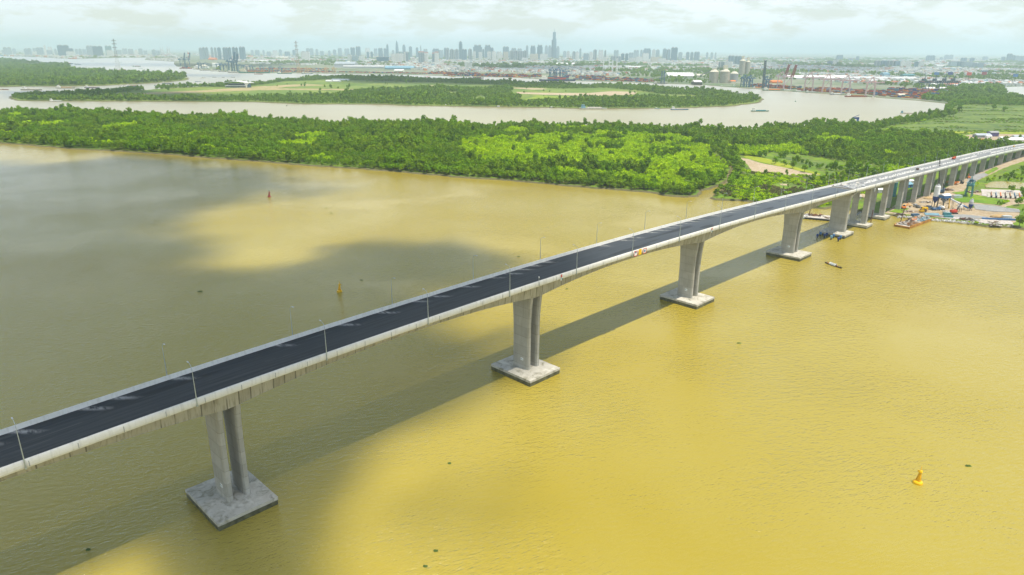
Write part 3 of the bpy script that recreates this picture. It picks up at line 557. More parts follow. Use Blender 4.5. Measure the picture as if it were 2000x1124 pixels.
big = vn(x2, y2, 900, 11) * .6 + vn(x2, y2, 350, 12) * .4
q = city_mask(x2, y2) & (big > .52) & ~inpoly(PORT, x2, y2) & ~inpoly(PORT2, x2, y2); x2, y2 = x2[q], y2[q]
q = np.ones(x2.size, bool)
for c in CREEK_X: q &= ~inpoly(c, x2, y2)
x2, y2 = x2[q], y2[q]
xx = np.concatenate([x1, x2]); yy = np.concatenate([y1, y2]); s = np.clip(yy / 3000, 1, 3.2); S = sc_of(xx, yy, 300) * np.stack([s * 1.25, s * 1.25, np.clip(s, 1, 1.5)], 1)
scatter('far_bank_trees', np.stack([xx, yy, np.full(xx.size, 1)], 1), S, RNG.uniform(0, 6.28, xx.size), RNG.integers(0, 4, xx.size), FR, 'belts of trees between the buildings of the far bank')
# ------------------------------------------------------------------ the bridge
BR = atan2(AXv[1], AXv[0])
def zt(s):
    if s < 160: return 43.1 - (s + 45) ** 2 / 11500
    z = 43.1 - 205 ** 2 / 11500 - .0367 * (s - 160)
    return z if s < 880 else max(z, 13.02 - .0367 * (s - 880) + (s - 880) ** 2 * .00006)
def off(s): return max(s - 650, 0) ** 2 / 7000
def bl(s, n, z): return (s, -(n + off(s)), z)      # bridge coordinates: along, towards the near side, up
def bw(s, n, z=0):
    p = W2(s, n + off(s)); return Vector((p[0], p[1], z))
bridge = empty('river_bridge', 'long new concrete girder bridge with dark asphalt deck crossing the muddy river', 'bridge', (O0[0], O0[1], 0), BR)
def sweep(mb, sec, ss, mi=0):
    mb.rings([[bl(s, n, z) for n, z in sec(s)] for s in ss], mi); return mb
PC = [-315, -188.2, -61.8, 64.3, 189.3]; PEND = 267.5
def depth(s):
    d = min(abs(s - c) for c in PC)
    if s > 189.3: d = min(d, 999); q = min(1, (s - 189.3) / 70); return 5.4 + 3.4 * (1 - q) ** 2
    return 5.4 + 3.4 * (1 - min(1, d / 60)) ** 2
SM = list(np.arange(-330, PEND + 2, 3.0)) + [271]
mb = MB(); sweep(mb, lambda s: [(-9.3, zt(s) - 1.5), (9.3, zt(s) - 1.5), (9.2, zt(s) - 2.35), (5.9, zt(s) - 2.75), (5.3, zt(s) - depth(s)), (-5.3, zt(s) - depth(s)), (-5.9, zt(s) - 2.75), (-9.2, zt(s) - 2.35)], SM); mb.build('box_girder', C_GIRD, bridge)
SA = list(np.arange(271.2, 1150, 6.0)); mb = MB()
sweep(mb, lambda s: [(-9.3, zt(s) - 1.5), (9.3, zt(s) - 1.5), (9.2, zt(s) - 1.9), (-9.2, zt(s) - 1.9)], SA)
for n in (-7.6, -4.6, -1.5, 1.5, 4.6, 7.6): sweep(mb, lambda s: [(n - .45, zt(s) - 1.9), (n + .45, zt(s) - 1.9), (n + .35, zt(s) - 3.75), (n - .35, zt(s) - 3.75)], SA)
mb.build('approach_beams', C_PIER, bridge)
for sg in (1, -1):
    mb = MB()
    for ss in (SM, SA):
        sweep(mb, lambda s: [(sg * 9.18, zt(s) - 1.5), (sg * 9.36, zt(s) - .75), (sg * 9.45, zt(s)), (sg * 9.72, zt(s)), (sg * 9.9, zt(s) - .35), (sg * 9.98, zt(s) - .95), (sg * 9.9, zt(s) - 1.7), (sg * 9.7, zt(s) - 2.2), (sg * 9.32, zt(s) - 2.42), (sg * 9.2, zt(s) - 2.2)][::sg], ss)
    o = mb.build('parapet', C_PAR, bridge)
    mb = MB()
    for s in np.arange(-326, 1140, 10): mb.box((s, -sg * 9.99 - sg * off(s) * sg, zt(s) - 2.0), (.14, .05, 1.5))
    mb.build('parapet_joint', M['grey'], bridge)
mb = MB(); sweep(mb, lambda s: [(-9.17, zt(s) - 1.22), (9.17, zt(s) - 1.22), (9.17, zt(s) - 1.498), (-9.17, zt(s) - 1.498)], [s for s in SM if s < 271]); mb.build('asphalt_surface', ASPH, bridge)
mb = MB(); sweep(mb, lambda s: [(-9.17, zt(s) - 1.24), (9.17, zt(s) - 1.24), (9.17, zt(s) - 1.498), (-9.17, zt(s) - 1.498)], SA); mb.build('approach_surface', ROADC, bridge)
mb = MB(); mb.box((271.1, 0, zt(271) - 1.3), (.5, 18.2, .12)); mb.build('expansion_joint', M['black'], bridge)
# main piers: twin walls flaring under the girder, on square pile caps at the water line
CAPT = 2.6
def wall(mb, s0, s1, n0, n1, zb, ztp, flare=1.1):
    R = []
    for k in range(9):
        q = k / 8; z = zb + (ztp - zb) * q; fl = flare * max(0, (q - .52) / .48) ** 2
        a, b = n0 - fl, n1 + fl
        R.append([(s0 + .0, -a - .7, z), (s0 + .0, -b + .7, z), (s0 + .35, -b, z), (s1 - .35, -b, z), (s1, -b + .7, z), (s1, -a - .7, z), (s1 - .35, -a, z), (s0 + .35, -a, z)])
    mb.rings(R)
for i, c in enumerate(PC):
    mb = MB(); zb = zt(c) - 8.7
    wall(mb, c - 3.5, c - 1.6, -5.0, 3.7, CAPT, zb); wall(mb, c + 1.7, c + 3.6, -5.0, 3.7, CAPT, zb)
    p = mb.build('pier', C_PIER, bridge)
    mb = MB(); cn = -.2; cc = c - .9 if i else c
    cap = mb.box((cc, -cn, 1.6), (18, 22.8, CAPT - 1.6)).build('pile_cap', C_CAP, p)
    mb = MB(); mb.box((cc, -cn, -.5), (17.8, 22.6, 2.098)).build('cap_skirt', C_DARKCAP, p)
    if i:
        mb = MB(); mb.box((c - 3.53, -.3, CAPT + 3.6), (.05, 1.5, 1.2)).build('number_plate', M['white'], p)
        mb = MB(); mb.box((c - 3.57, .15, CAPT + 4.15), (.02, .35, .3)); mb.box((c - 3.57, -.35, CAPT + 3.95), (.02, .5, .28)); mb.build('plate_mark', M['teal'], p)
# end pier of the main bridge
p5 = 268.5; mb = MB(); wall(mb, p5 - .2, p5 + 4.0, -6.6, 5.0, 2.6, zt(p5) - 5.0, .9); p = mb.build('pier', C_PIER, bridge)
mb = MB(); mb.box((p5 - 1, 0, 1.5), (17.5, 18.5, 1.1)).build('pile_cap', C_CAP, p); mb = MB(); mb.box((p5 - 1, 0, -.5), (17.3, 18.3, 1.998)).build('cap_skirt', C_DARKCAP, p)
mb = MB(); mb.box((p5 + 3, 0, zt(p5) - 4.98), (5, 15, 1.1)); mb.build('cross_head', C_PIER, p)
sp = 309.5; k = 0
while sp < 1100:
    mb = MB(); g0 = 2.4 if k < 2 else 1.0; top = zt(sp) - 3.78; wv = 3.7 if k < 4 else 4.6; cx = 4.2 if k < 4 else 3.9; tk = 3.4 if k < 5 else 2.6
    for sg in (-1, 1):
        y = -(sg * cx + off(sp)); mb.rings([[(sp - tk / 2, y - wv / 2, z), (sp + tk / 2, y - wv / 2, z), (sp + tk / 2, y + wv / 2, z), (sp - tk / 2, y + wv / 2, z)] for z in (g0, (g0 + top) / 2, top)])
    p = mb.build('pier', C_PIER, bridge)
    if k < 2:
        mb = MB(); mb.box((sp - 1.2, 0, .9), (12.5, 18.5, 1.5)).build('pile_cap', C_CAP, p); mb = MB(); mb.box((sp - 1.2, 0, -.5), (12.3, 18.3, 1.398)).build('cap_skirt', C_DARKCAP, p)
    sp += 39.7; k += 1
mb = MB(); mb.box((304.8, -9.6, zt(304) - 5.6), (1.2, .5, 2.4)).build('downpipe_box', M['lightgrey'], bridge)

# lamp posts, every 38.6 m on both sides
def lamp_proto():
    e = empty('lamp_post', 'x', 'lamp post'); mb = MB(); mb.tube((0, 0, -1.0), (0, 0, 9.6), .15, .07, 8); mb.box((0, 0, -1.3), (.42, .42, .4)); mb.build('pole', M['galvanised'], e)
    mb = MB(); P = [(0, 0, 9.5), (0, .25, 10.1), (0, .8, 10.6), (0, 1.7, 10.85)]
    for a, b in zip(P, P[1:]): mb.tube(a, b, .06, .05, 6)
    mb.build('arm', M['galvanised'], e); mb = MB(); mb.box((0, 2.05, 10.82), (.34, .9, .14), top=(.7, .85)); mb.build('lamp_head', M['lightgrey'], e); return e
LP = lamp_proto(); first = True
ORD = 'first second third fourth fifth sixth seventh eighth ninth tenth eleventh twelfth thirteenth fourteenth fifteenth sixteenth seventeenth eighteenth nineteenth twentieth'.split()
for sd_, nm in ((1, 'near'), (-1, 'far')):
    vis = 0
    for i in range(-1, 27):
        s = -236.8 + 38.6 * i
        p = bw(s, sd_ * 10.12, zt(s) - .9)
        if i < 0 or (sd_ < 0 and i < 1): continue
        e = LP if first else copy_tree(LP); first = False; e.location = p; e.rotation_euler = (0, 0, BR + (0 if sd_ > 0 else pi))
        a = 'grey lamp post on the %s parapet, ' % nm
        tag(e, a + (ORD[vis] + ' from the left' if vis < 20 else 'number %d from the left' % (vis + 1)), 'lamp post', 'lamp posts along the bridge parapets'); vis += 1
# panels hung on the near parapet
def panel(s, wd, ht, body, rim, label, inner=None, name='navigation_sign'):
    e = empty(name, label, 'sign', bw(s, 10.08, zt(s) - 2.6), BR, 'navigation panels hung on the bridge edge'); mb = MB(); mb.box((0, -.06, 0), (wd, .06, ht)); mb.build('board', body, e)
    if rim:
        mb = MB()
        for z in (0, ht - .3): mb.box((0, -.115, z), (wd + .1, .05, .3))
        for x_ in (-wd / 2, wd / 2): mb.box((x_, -.114, .3), (.26, .045, ht - .6))
        mb.build('rim', rim, e)
    if inner: mb = MB(); mb.box((0, -.12, inner[0]), (wd * .45, .04, inner[1])); mb.build('symbol', inner[2], e)
    return e
panel(-2.6, 2.3, 2.5, M['white'], M['red'], 'white panel with red rim and dark mark at top, left of the orange panel', (1.5, .55, M['navy'])); panel(.8, 2.2, 2.7, M['buoy_yellow'], None, 'plain orange yellow panel hung between two red rimmed white panels'); panel(4.4, 2.3, 2.5, M['white'], M['red'], 'white panel with red rim and blue mark, right of the orange panel', (.7, 1.0, M['blue']))
def marker(s, label, a, b):
    e = empty('navigation_marker', label, 'marker', bw(s, 10.15, zt(s) - 2.9), BR, 'red and green channel markers on the bridge edge'); mb = MB(); mb.box((0, -.1, 1.7), (.7, .1, 1.1)); mb.build('red_board', a, e); mb = MB(); mb.box((-.3, -.1, .3), (.5, .1, 1.2)); mb.build('white_board', M['white'], e)
    mb = MB(); mb.add([(0, -.12, .3), (.9, -.12, .9), (0, -.12, 1.5), (0, -.06, .3), (.9, -.06, .9), (0, -.06, 1.5)], [(0, 1, 2), (5, 4, 3), (0, 3, 4, 1), (1, 4, 5, 2), (2, 5, 3, 0)]); mb.build('green_board', b, e); mb = MB(); mb.tube((0, -.03, -1.6), (0, -.03, 2.9), .07); mb.build('post', M['steel_dark'], e)
marker(-53.3, 'small red, white and green marker on the bridge edge above the second pier', M['red'], M['teal']); marker(64, 'small red, white and green marker on the bridge edge above the third pier', M['red'], M['teal'])
e = empty('inspection_light', 'thin short light post on the near parapet left of the first red and green marker', 'light', bw(-66.5, 10.1, zt(-66) - 1.6), BR); mb = MB(); mb.tube((0, 0, 0), (0, 0, 3.1), .06); mb.build('post', M['galvanised'], e); mb = MB(); mb.box((0, 0, 3.1), (.3, .3, .5)); mb.build('lamp_head', M['white'], e)

# concrete barrier blocks lying along the approach deck
def block_proto(l=3.0):
    mb = MB(); mb.rings([[(x, -.32, 0), (x, .32, 0), (x, .13, .45), (x, .09, .95), (x, -.09, .95), (x, -.13, .45)] for x in (-l / 2, l / 2)]); return mb.build('barrier_block', mat('barrier_white', (.74, .73, .69), .8, .12, .8))
BB = block_proto(); first = True; nb = 0
for row, s0, s1, n0, pk in ((0, 309, 650, .2, .93), (1, 318, 470, -1.5, .55), (2, 700, 900, 1.6, .8), (3, 655, 820, -4.2, .25), (4, 276, 306, -2.5, .8), (5, 276, 300, 2.6, .7)):
    s = s0
    while s < s1 and nb < 230:
        if random.random() < pk and not (430 < s < 447 or 560 < s < 578):
            o = BB if first else BB.copy()
            if not first: COL.objects.link(o)
            first = False; n = n0 + random.uniform(-.25, .25); o.location = bw(s, n, zt(s) - 1.24); o.rotation_euler = (0, 0, BR - (2 * max(s - 650, 0) / 7000) + random.uniform(-.07, .07) + (pi / 2 + .3 if row >= 4 else 0)); o.scale = (1, 1.25, 1)
            tag(o, 'pale concrete barrier block in the broken rows lying along the approach deck', 'barrier', 'concrete barrier blocks on the approach deck'); nb += 1
        s += 3.25 if row < 4 else 3.0
# materials left on the deck at the joint
def slab_stack(s, n, l, wd, h, m, label, rz=0):
    mb = MB()
    for i in range(3): mb.box((random.uniform(-.3, .3), random.uniform(-.2, .2), i * h), (l * random.uniform(.85, 1), wd, h * .9), random.uniform(-.06, .06))
    o = mb.build('formwork_stack', m); o.location = bw(s, n, zt(s) - 1.2); o.rotation_euler = (0, 0, BR + rz); tag(o, label, 'stack', 'material stacks on the deck')
slab_stack(284, -5.6, 9, 2.0, .25, M['debris_pale'], 'long pale plank stack by the far parapet at the deck joint'); slab_stack(288, 1.5, 7, 1.4, .25, M['debris_pale'], 'pale plank stack lying across the middle of the deck at the joint', .5); slab_stack(277, -1, 8, 1.2, .2, M['lightgrey'], 'flat grey plate stack across the deck just before the joint', .9)
slab_stack(293, 5.2, 5, 1.6, .3, M['lightgrey'], 'short grey stack near the close parapet beyond the joint', .3); slab_stack(303, -3.0, 8, 1.8, .3, M['debris_pale'], 'pale stack in the middle of the deck where the barrier row starts', .2); slab_stack(445, -1.5, 4, 2.2, .5, M['debris_dark'], 'dark stack between the barrier blocks beyond the crane', .2)
slab_stack(842, -6.0, 5, 1.2, .4, M['buoy_yellow'], 'yellow stack by the far parapet well beyond the red truck'); slab_stack(560, -2, 5, 3, .15, M['grey'], 'grey plates on the deck just before the red truck', .1)

# vehicles
def truck(loc, rz, cabm, bedm, label, L=7.5, name='truck', load=None, tank=False, cat='truck', group=None):
    e = empty(name, label, cat, loc, rz, group)
    mb = MB(); mb.box((0, 0, .55), (L, .9, .35)); mb.build('chassis', M['steel_dark'], e)
    mb = MB(); mb.box((L / 2 - .9, 0, .75), (1.9, 2.3, 1.2)); mb.box((L / 2 - 1.0, 0, 1.95), (1.7, 2.2, .85), top=(.8, .92)); c = mb.build('cab', cabm, e)
    mb = MB(); mb.box((L / 2 - .28, 0, 2.02), (.3, 1.9, .55), top=(.3, .95)); mb.build('windscreen', M['glass'], c)
    if tank:
        mb = MB(); mb.lathe([(.4, -2.5), (1.05, -1.6), (1.2, 0), (1.0, 1.4), (.5, 2.3)], n=14); mb.v = [(z, y, x + 2.1) for x, y, z in mb.v]; mb.v = [(x - .9, y, z) for x, y, z in mb.v]; mb.build('drum', bedm, e)
    else:
        mb = MB(); l = L - 2.5; x0 = -L / 2 + l / 2
        mb.box((x0, 0, .9), (l, 2.4, .15)); mb.box((x0, 1.15, 1.05), (l, .1, 1.0)); mb.box((x0, -1.15, 1.05), (l, .1, 1.0)); mb.box((x0 - l / 2 + .05, 0, 1.05), (.1, 2.2, 1.0)); mb.box((x0 + l / 2 - .05, 0, 1.05), (.1, 2.2, 1.2)); mb.build('cargo_bed', bedm, e)
        if load: mb = MB(); mb.box((x0, 0, 1.06), (l - .4, 2.0, 1.1), top=(.6, .5)); mb.build('load', load, e)
    for x_ in (L / 2 - 1.1, -L / 2 + 1.1, -L / 2 + 2.3):
        for y_ in (-1.05, 1.05): mb = MB(); mb.tube((0, -.15, 0), (0, .15, 0), .5, n=12); mb.build('wheel', M['black'], e, loc=(x_, y_, .5))
    return e
s = 583; truck(bw(s, -6.2, zt(s) - 1.24), BR + .05, M['red'], M['red'], 'bright red orange truck parked by the far parapet on the approach', 8.5, load=M['orange'])

def person(loc, rz, shirt, pants, label, pose='stand', group='people at work', H=1.68, hat=None):
    """one skinned body over a skeleton, clothes and hair as children"""
    e = empty('person', label, 'person', loc, rz, group); k = H / 1.68
    P = dict(pel=(0, 0, .92), ch=(0, 0, 1.3), nk=(0, .0, 1.43), hd=(0, .02, 1.52), tp=(0, .02, 1.64))
    if pose == 'stand': J = [('pel', (.10, 0, .88), .095), ((.10, 0, .88), (.12, .02, .48), .065), ((.12, .02, .48), (.13, -.02, .07), .045), ((.13, -.02, .07), (.14, .15, .04), .04)]; A = [((.19, 0, 1.38), (.27, .0, 1.12), .045), ((.27, 0, 1.12), (.27, .12, .9), .035)]
    else: P = dict(pel=(0, 0, .42), ch=(0, .1, .78), nk=(0, .14, .9), hd=(0, .17, .99), tp=(0, .19, 1.1)); J = [('pel', (.10, .05, .4), .095), ((.10, .05, .4), (.16, .42, .42), .065), ((.16, .42, .42), (.16, .36, .05), .045), ((.16, .36, .05), (.16, .5, .03), .04)]; A = [((.19, .1, .85), (.27, .25, .65), .045), ((.27, .25, .65), (.2, .45, .6), .035)]
    def tubes(seg, mi, m_, nm):
        b = MB()
        for a_, c_, r0, r1 in seg: b.tube(a_, c_, r0, r1, 8)
        o = b.build(nm, m_, e, True); return o
    S = lambda v: tuple(q * k for q in v)
    body = []; V = lambda a: P[a] if isinstance(a, str) else a
    # continuous body through the skin modifier
    vs = [P['pel'], P['ch'], P['nk'], P['hd'], P['tp']]; es = [(0, 1), (1, 2), (2, 3), (3, 4)]; rr = [.13, .15, .055, .10, .085]
    for sx in (-1, 1):
        pr = 0
        for a_, b_, r_ in J: vs.append((b_[0] * sx, b_[1], b_[2])); es.append((pr, len(vs) - 1)); pr = len(vs) - 1; rr.append(r_)
        pr = 1; vs.append((A[0][0][0] * sx, *A[0][0][1:])); es.append((1, len(vs) - 1)); pr = len(vs) - 1; rr.append(.06)
        for a_, b_, r_ in A: vs.append((b_[0] * sx, b_[1], b_[2])); es.append((pr, len(vs) - 1)); pr = len(vs) - 1; rr.append(r_)
        hx, hy, hz_ = b_
        for f in range(5): vs.append(((hx + (f - 2) * .016) * sx, hy + .05 + .01 * (2 - abs(f - 2)), hz_ - .07)); es.append((pr, len(vs) - 1)); rr.append(.011)
    me = bpy.data.meshes.new('body'); me.from_pydata([S(v) for v in vs], es, []); o = bpy.data.objects.new('body', me); COL.objects.link(o); o.parent = e; me.materials.append(M['skin'])
    md = o.modifiers.new('skin', 'SKIN'); 
    for i, r_ in enumerate(rr): me.skin_vertices[0].data[i].radius = (r_ * k, r_ * k)
    me.skin_vertices[0].data[0].use_root = True; o.modifiers.new('sub', 'SUBSURF').levels = 1
    sh = MB(); pe, ch = P['pel'], P['ch']; sh.tube(S(pe), S(ch), .17 * k, .19 * k, 10); sh.tube(S(ch), S(P['nk']), .19 * k, .08 * k, 10)
    for sx in (-1, 1): a_, b_, _ = A[0]; sh.tube(S((a_[0] * sx * .8, a_[1], a_[2])), S((b_[0] * sx, b_[1], b_[2])), .075 * k, .055 * k, 8)
    sh.build('shirt', shirt, e, True); tr = MB()
    for sx in (-1, 1):
        pts = [(P['pel'][0] + .08 * sx, P['pel'][1], P['pel'][2])] + [(b_[0] * sx, b_[1], b_[2]) for _, b_, _ in J[:3]]
        for a_, b_, r0, r1 in zip(pts, pts[1:], (.125, .11, .09), (.11, .09, .075)): tr.tube(S(a_), S(b_), r0 * k, r1 * k, 8)
    tr.build('trousers', pants, e, True); h = MB(); hd = P['hd']; h.lathe([(.10, 0), (.125, .05), (.11, .12), (.05, .17)], S((hd[0], hd[1] - .01, hd[2] + .03)), 10); h.build('helmet' if hat else 'hair', hat or M['black'], e, True)
    return e
def on_deck(s, n): return bw(s, n, zt(s) - 1.23)
person(on_deck(268, -8.3), BR + 1, M['orange'], M['navy'], 'person in an orange top and dark trousers standing by the far parapet before the joint', hat=M['yellow'], group='people working on the bridge deck')
person(on_deck(270, -8.0), BR - 1, M['purple'], M['grey'], 'person in a dark purple top beside the one in orange by the far parapet', hat=M['white'], group='people working on the bridge deck')
person(on_deck(281, -6.8), BR + 2, M['grey'], M['navy'], 'person in grey standing at the pale plank stack on the deck', group='people working on the bridge deck')

# ------------------------------------------------------------------ buoys, boats, floating things
def buoy(px, py, h, m, m2, label, group, top='cross'):
    p = at(px, py); e = empty('channel_buoy', label, 'buoy', (p.x, p.y, 0), random.uniform(0, 3), group); r = h * .235; e.rotation_euler = (radians(2), radians(3), 1)
    mb = MB(); mb.lathe([(r * .9, -.5), (r, -.1), (r, h * .06), (r * .9, h * .115), (r * .45, h * .145)], n=24); mb.build('float', m, e, False)
    mb = MB()
    for i in range(4):
        a = i * pi / 2 + .4; mb.bar((r * .62 * cos(a), r * .62 * sin(a), h * .12), (r * .22 * cos(a), r * .22 * sin(a), h * .62), h * .018)
        b = a + pi / 2
        for q in (.25, .45): mb.bar((r * (.62 - q * .75) * cos(a), r * (.62 - q * .75) * sin(a), h * (.12 + q)), (r * (.62 - q * .75) * cos(b), r * (.62 - q * .75) * sin(b), h * (.12 + q)), h * .012)
    mb.lathe([(r * .5, h * .14), (r * .36, h * .40), (r * .25, h * .62)], n=10); mb.build('tower', m2, e)
    mb = MB(); mb.lathe([(r * .34, h * .60), (r * .42, h * .66), (r * .30, h * .73)], n=10); mb.box((0, r * .40, h * .62), (r * .55, .05, h * .09), .6); mb.box((r * .42, -r * .2, h * .62), (.05, r * .5, h * .09), .6); mb.build('lantern_cage', m, e)
    mb = MB(); mb.tube((0, 0, h * .72), (0, 0, h * .88), h * .014)
    if top == 'cross': mb.bar((-h * .05, 0, h * .83), (h * .05, 0, h * .95), h * .02); mb.bar((h * .05, 0, h * .83), (-h * .05, 0, h * .95), h * .02)
    else: mb.lathe([(h * .05, h * .85), (h * .05, h * .95)], n=8)
    mb.build('top_mark', m2 if top == 'cross' else M['green'], e); return e
buoy(1792, 944, 6.2, M['buoy_yellow'], mat('buoy_amber', (.80, .42, .004), .5, .2, .8), 'yellow channel buoy on the sunlit water at the lower right', 'channel buoys', 'cross')
buoy(663, 570, 6.2, M['buoy_yellow'], mat('buoy_amber', (.75, .33, .004)), 'yellow channel buoy on the shaded water beyond the bridge', 'channel buoys', 'cross'); buoy(526, 385, 6.6, M['buoy_red'], M['buoy_red'], 'red channel buoy far out near the mangrove shore', 'channel buoys', 'can')
def weed(px, py, r, label):
    p = at(px, py); mb = MB(); rr = random.Random(int(px)); r *= .62
    for i in range(int(26 + r * 10)):
        a = rr.uniform(0, 6.28); q = r * sqrt(rr.random()); x_, y_ = q * cos(a) * 1.8, q * sin(a) * .7; s = rr.uniform(.18, .4); t = rr.uniform(0, 3.1)
        mb.add([(x_ - s * cos(t), y_ - s * sin(t), .03), (x_ + s * sin(t), y_ - s * cos(t), .2), (x_ + s * cos(t), y_ + s * sin(t), .35), (x_ - s * sin(t), y_ + s * cos(t), .1)], [(0, 1, 2, 3)])
    o = mb.build('floating_weed', M['weed']); o.location = (p.x, p.y, 0); tag(o, label, 'plants', 'clumps of weed floating on the river')
for a in ((391, 570, 1.1, 'dark clump of weed floating alone on the shaded water at the left'), (1443, 671, .8, 'small weed clump floating right of the third pier'), (1891, 911, .7, 'small green weed clump floating right of the large yellow buoy'), (851, 1077, .4, 'weed clump floating near the bottom edge, the upper of two'), (831, 1107, .4, 'weed clump floating near the bottom edge, the lower of two'),
    (172, 1075, .5, 'dark weed clump on the shaded water near the bottom left corner'), (637, 407, .9, 'green weed clump far out, the left one right of the red buoy'), (647, 417, .9, 'green weed clump far out, the right one right of the red buoy'), (878, 906, .35, 'weed clump on the sunlit water below the second pier'), (1013, 502, .8, 'weed clump behind the bridge above the second pier'), (706, 548, .7, 'small dark weed clump right of the yellow buoy beyond the bridge'), (1107, 565, .5, 'thin weed clump behind the girder right of the second pier')): weed(*a)

def hull(mb, L, B, D, bow=.22, stern=.9, z0=-.4, sheer=.25, mi=0, n=9):
    R = []
    for k in range(n + 1):
        q = k / n; x_ = -L / 2 + L * q
        wq = 1 - max(0, (q - (1 - bow)) / bow) ** 2 * .97; wq *= stern + (1 - stern) * min(1, q / .15)
        hh = D * (1 + sheer * max(0, (q - .6) / .4) ** 2 + sheer * .5 * max(0, (.2 - q) / .2) ** 2); b = B / 2 * wq; lo = .78
        R.append([(x_ + (L * .03 * (q > .98)), -b, hh), (x_, -b * lo, z0), (x_, b * lo, z0), (x_ + (L * .03 * (q > .98)), b, hh)])
    mb.rings(R, mi); return mb
def ship(px, py, L, hm, label, kind='barge', rz=0, B=None, cabm=None, loadm=None, py_is_ground=True, group='boats on the river', D=None, cat='boat', name=None):
    p = at(px, py); B = B or L * .17; D = D or max(1.2, L * .045)
    e = empty(name or ('cargo_boat' if kind != 'sampan' else 'sampan'), label, cat, (p.x, p.y, 0), rz, group)
    mb = MB(); hull(mb, L, B, D); mb.build('hull', hm, e)
    cabm = cabm or M['white']
    if kind in ('barge', 'cargo', 'tanker'):
        mb = MB(); mb.box((-L * .36, 0, D), (L * .16, B * .7, L * .045 + 1.6)); mb.box((-L * .37, 0, D + L * .045 + 1.6), (L * .11, B * .6, L * .03 + 1.2)); c = mb.build('wheelhouse', cabm, e)
        mb = MB(); mb.box((-L * .37, 0, D + L * .045 + 2.0), (L * .112, B * .61, .7)); mb.build('window_band', M['glass'], c)
        mb = MB(); mb.tube((-L * .34, 0, D + L * .07 + 2.5), (-L * .34, 0, D + L * .12 + 5), .12); mb.tube((L * .4, 0, D), (L * .4, 0, D + L * .06 + 2), .12); mb.build('mast', M['galvanised'], e)
        if loadm: mb = MB(); mb.box((L * .06, 0, D), (L * .55, B * .74, L * .03 + .4), top=(.93, .8)); mb.build('cargo', loadm, e)
        else: mb = MB(); mb.box((L * .06, 0, D), (L * .56, B * .72, .7)); mb.build('hatch_cover', M['rust'], e)
    elif kind == 'small':
        mb = MB(); mb.box((-L * .1, 0, D), (L * .35, B * .7, 1.7), top=(.9, .9)); mb.build('cabin', cabm, e)
    return e

# roofed sampan
p = at(1627.5, 519.5); e = empty('sampan', 'long narrow wooden sampan with rounded silver canopy on the sunlit river', 'boat', (p.x, p.y, 0), 0)
pa, pb = at(1611.5, 513.5), at(1644, 524.5); dv = (pb - pa); e.rotation_euler = (0, 0, atan2(dv.y, dv.x)); LS = dv.length
mb = MB(); R = []
for k in range(15):
    q = k / 14; x_ = -LS / 2 + LS * q; b = .85 * (sin(pi * min(max(q, .02), .98)) ** .55); z = .45 + 1.1 * abs(q - .5) ** 2.5 * 4 * .5; R.append([(x_, -b, z), (x_, -b * .6, -.25), (x_, b * .6, -.25), (x_, b, z)])
mb.rings(R); mb.build('hull', mat('dark_wood', (.07, .055, .03), .8, .3, 2), e)
mb = MB(); x0, x1 = -LS * .19, LS * .14; R = []
for x_ in np.linspace(x0, x1, 7): R.append([(x_, .86 * cos(t), .5 + 1.15 * sin(t)) for t in np.linspace(0, pi, 9)] + [(x_, .78 * cos(t), .45 + 1.07 * sin(t)) for t in np.linspace(pi, 0, 9)])
mb.rings(R); cpy = mb.build('canopy', mat('canopy_tin', (.60, .64, .64), .4, .12, 1.0, .2), e)
for x_ in (x0, x1): mb = MB(); mb.rings([[(xx_, .92 * cos(t), .5 + 1.24 * sin(t)) for t in np.linspace(0, pi, 9)] + [(xx_, .78 * cos(t), .45 + 1.07 * sin(t)) for t in np.linspace(pi, 0, 9)] for xx_ in (x_ - .25, x_ + .25)]); mb.build('canopy_hoop', M['white'], cpy)
mb = MB(); mb.box((-LS * .30, 0, .35), (1.6, .9, .5)); mb.box((LS * .22, 0, .35), (.9, .8, .45)); mb.build('cargo_crate', M['rust'], e)
mb = MB(); mb.tube((LS * .40, 0, .6), (LS * .53, .1, .9), .05); mb.box((LS * .42, 0, .5), (.6, .5, .5)); mb.build('outboard_motor', M['steel_dark'], e)
c_, s_ = cos(e.rotation_euler.z), sin(e.rotation_euler.z)
def sam(x_, z): return (p.x + x_ * c_, p.y + x_ * s_, z)
person(sam(-LS * .37, .25), e.rotation_euler.z + pi / 2, M['maroon'], M['navy'], 'person in a dark red top crouching in the bow of the sampan', 'sit', group='people in the sampan'); person(sam(LS * .30, .25), e.rotation_euler.z - pi / 2, M['grey'], M['black'], 'person in grey sitting at the stern of the sampan', 'sit', group='people in the sampan')

# blue drums and piles floating round the end pier
DR = [(1598, 458.5, 'navy', 'leftmost'), (1604, 454.5, 'blue', 'second from the left'), (1612, 458, 'navy', 'third from the left'), (1616, 456, 'navy', 'fourth from the left'), (1625, 461.5, 'lightblue', 'pale one in the middle'), (1629.5, 458.5, 'blue', 'nearest the middle'), (1639, 465, 'navy', 'lowest'), (1643, 461.5, 'blue', 'rightmost')]
for px, py, m_, lb in DR:
    p = at(px - 2, py + 7); e = empty('mooring_pile', '%s blue capped pile in the water by the end pier, %s' % ('dark' if m_ == 'navy' else 'bright', lb), 'pile', (p.x, p.y, 0), 0, 'capped piles round the end pier')
    mb = MB(); mb.tube((0, 0, -1), (0, 0, 1.5), .5, n=12); mb.build('shaft', M['steel_dark'], e); mb = MB(); mb.lathe([(.85, 1.4), (.85, 2.9), (.6, 3.1)], n=12); mb.build('cap', M[m_], e)
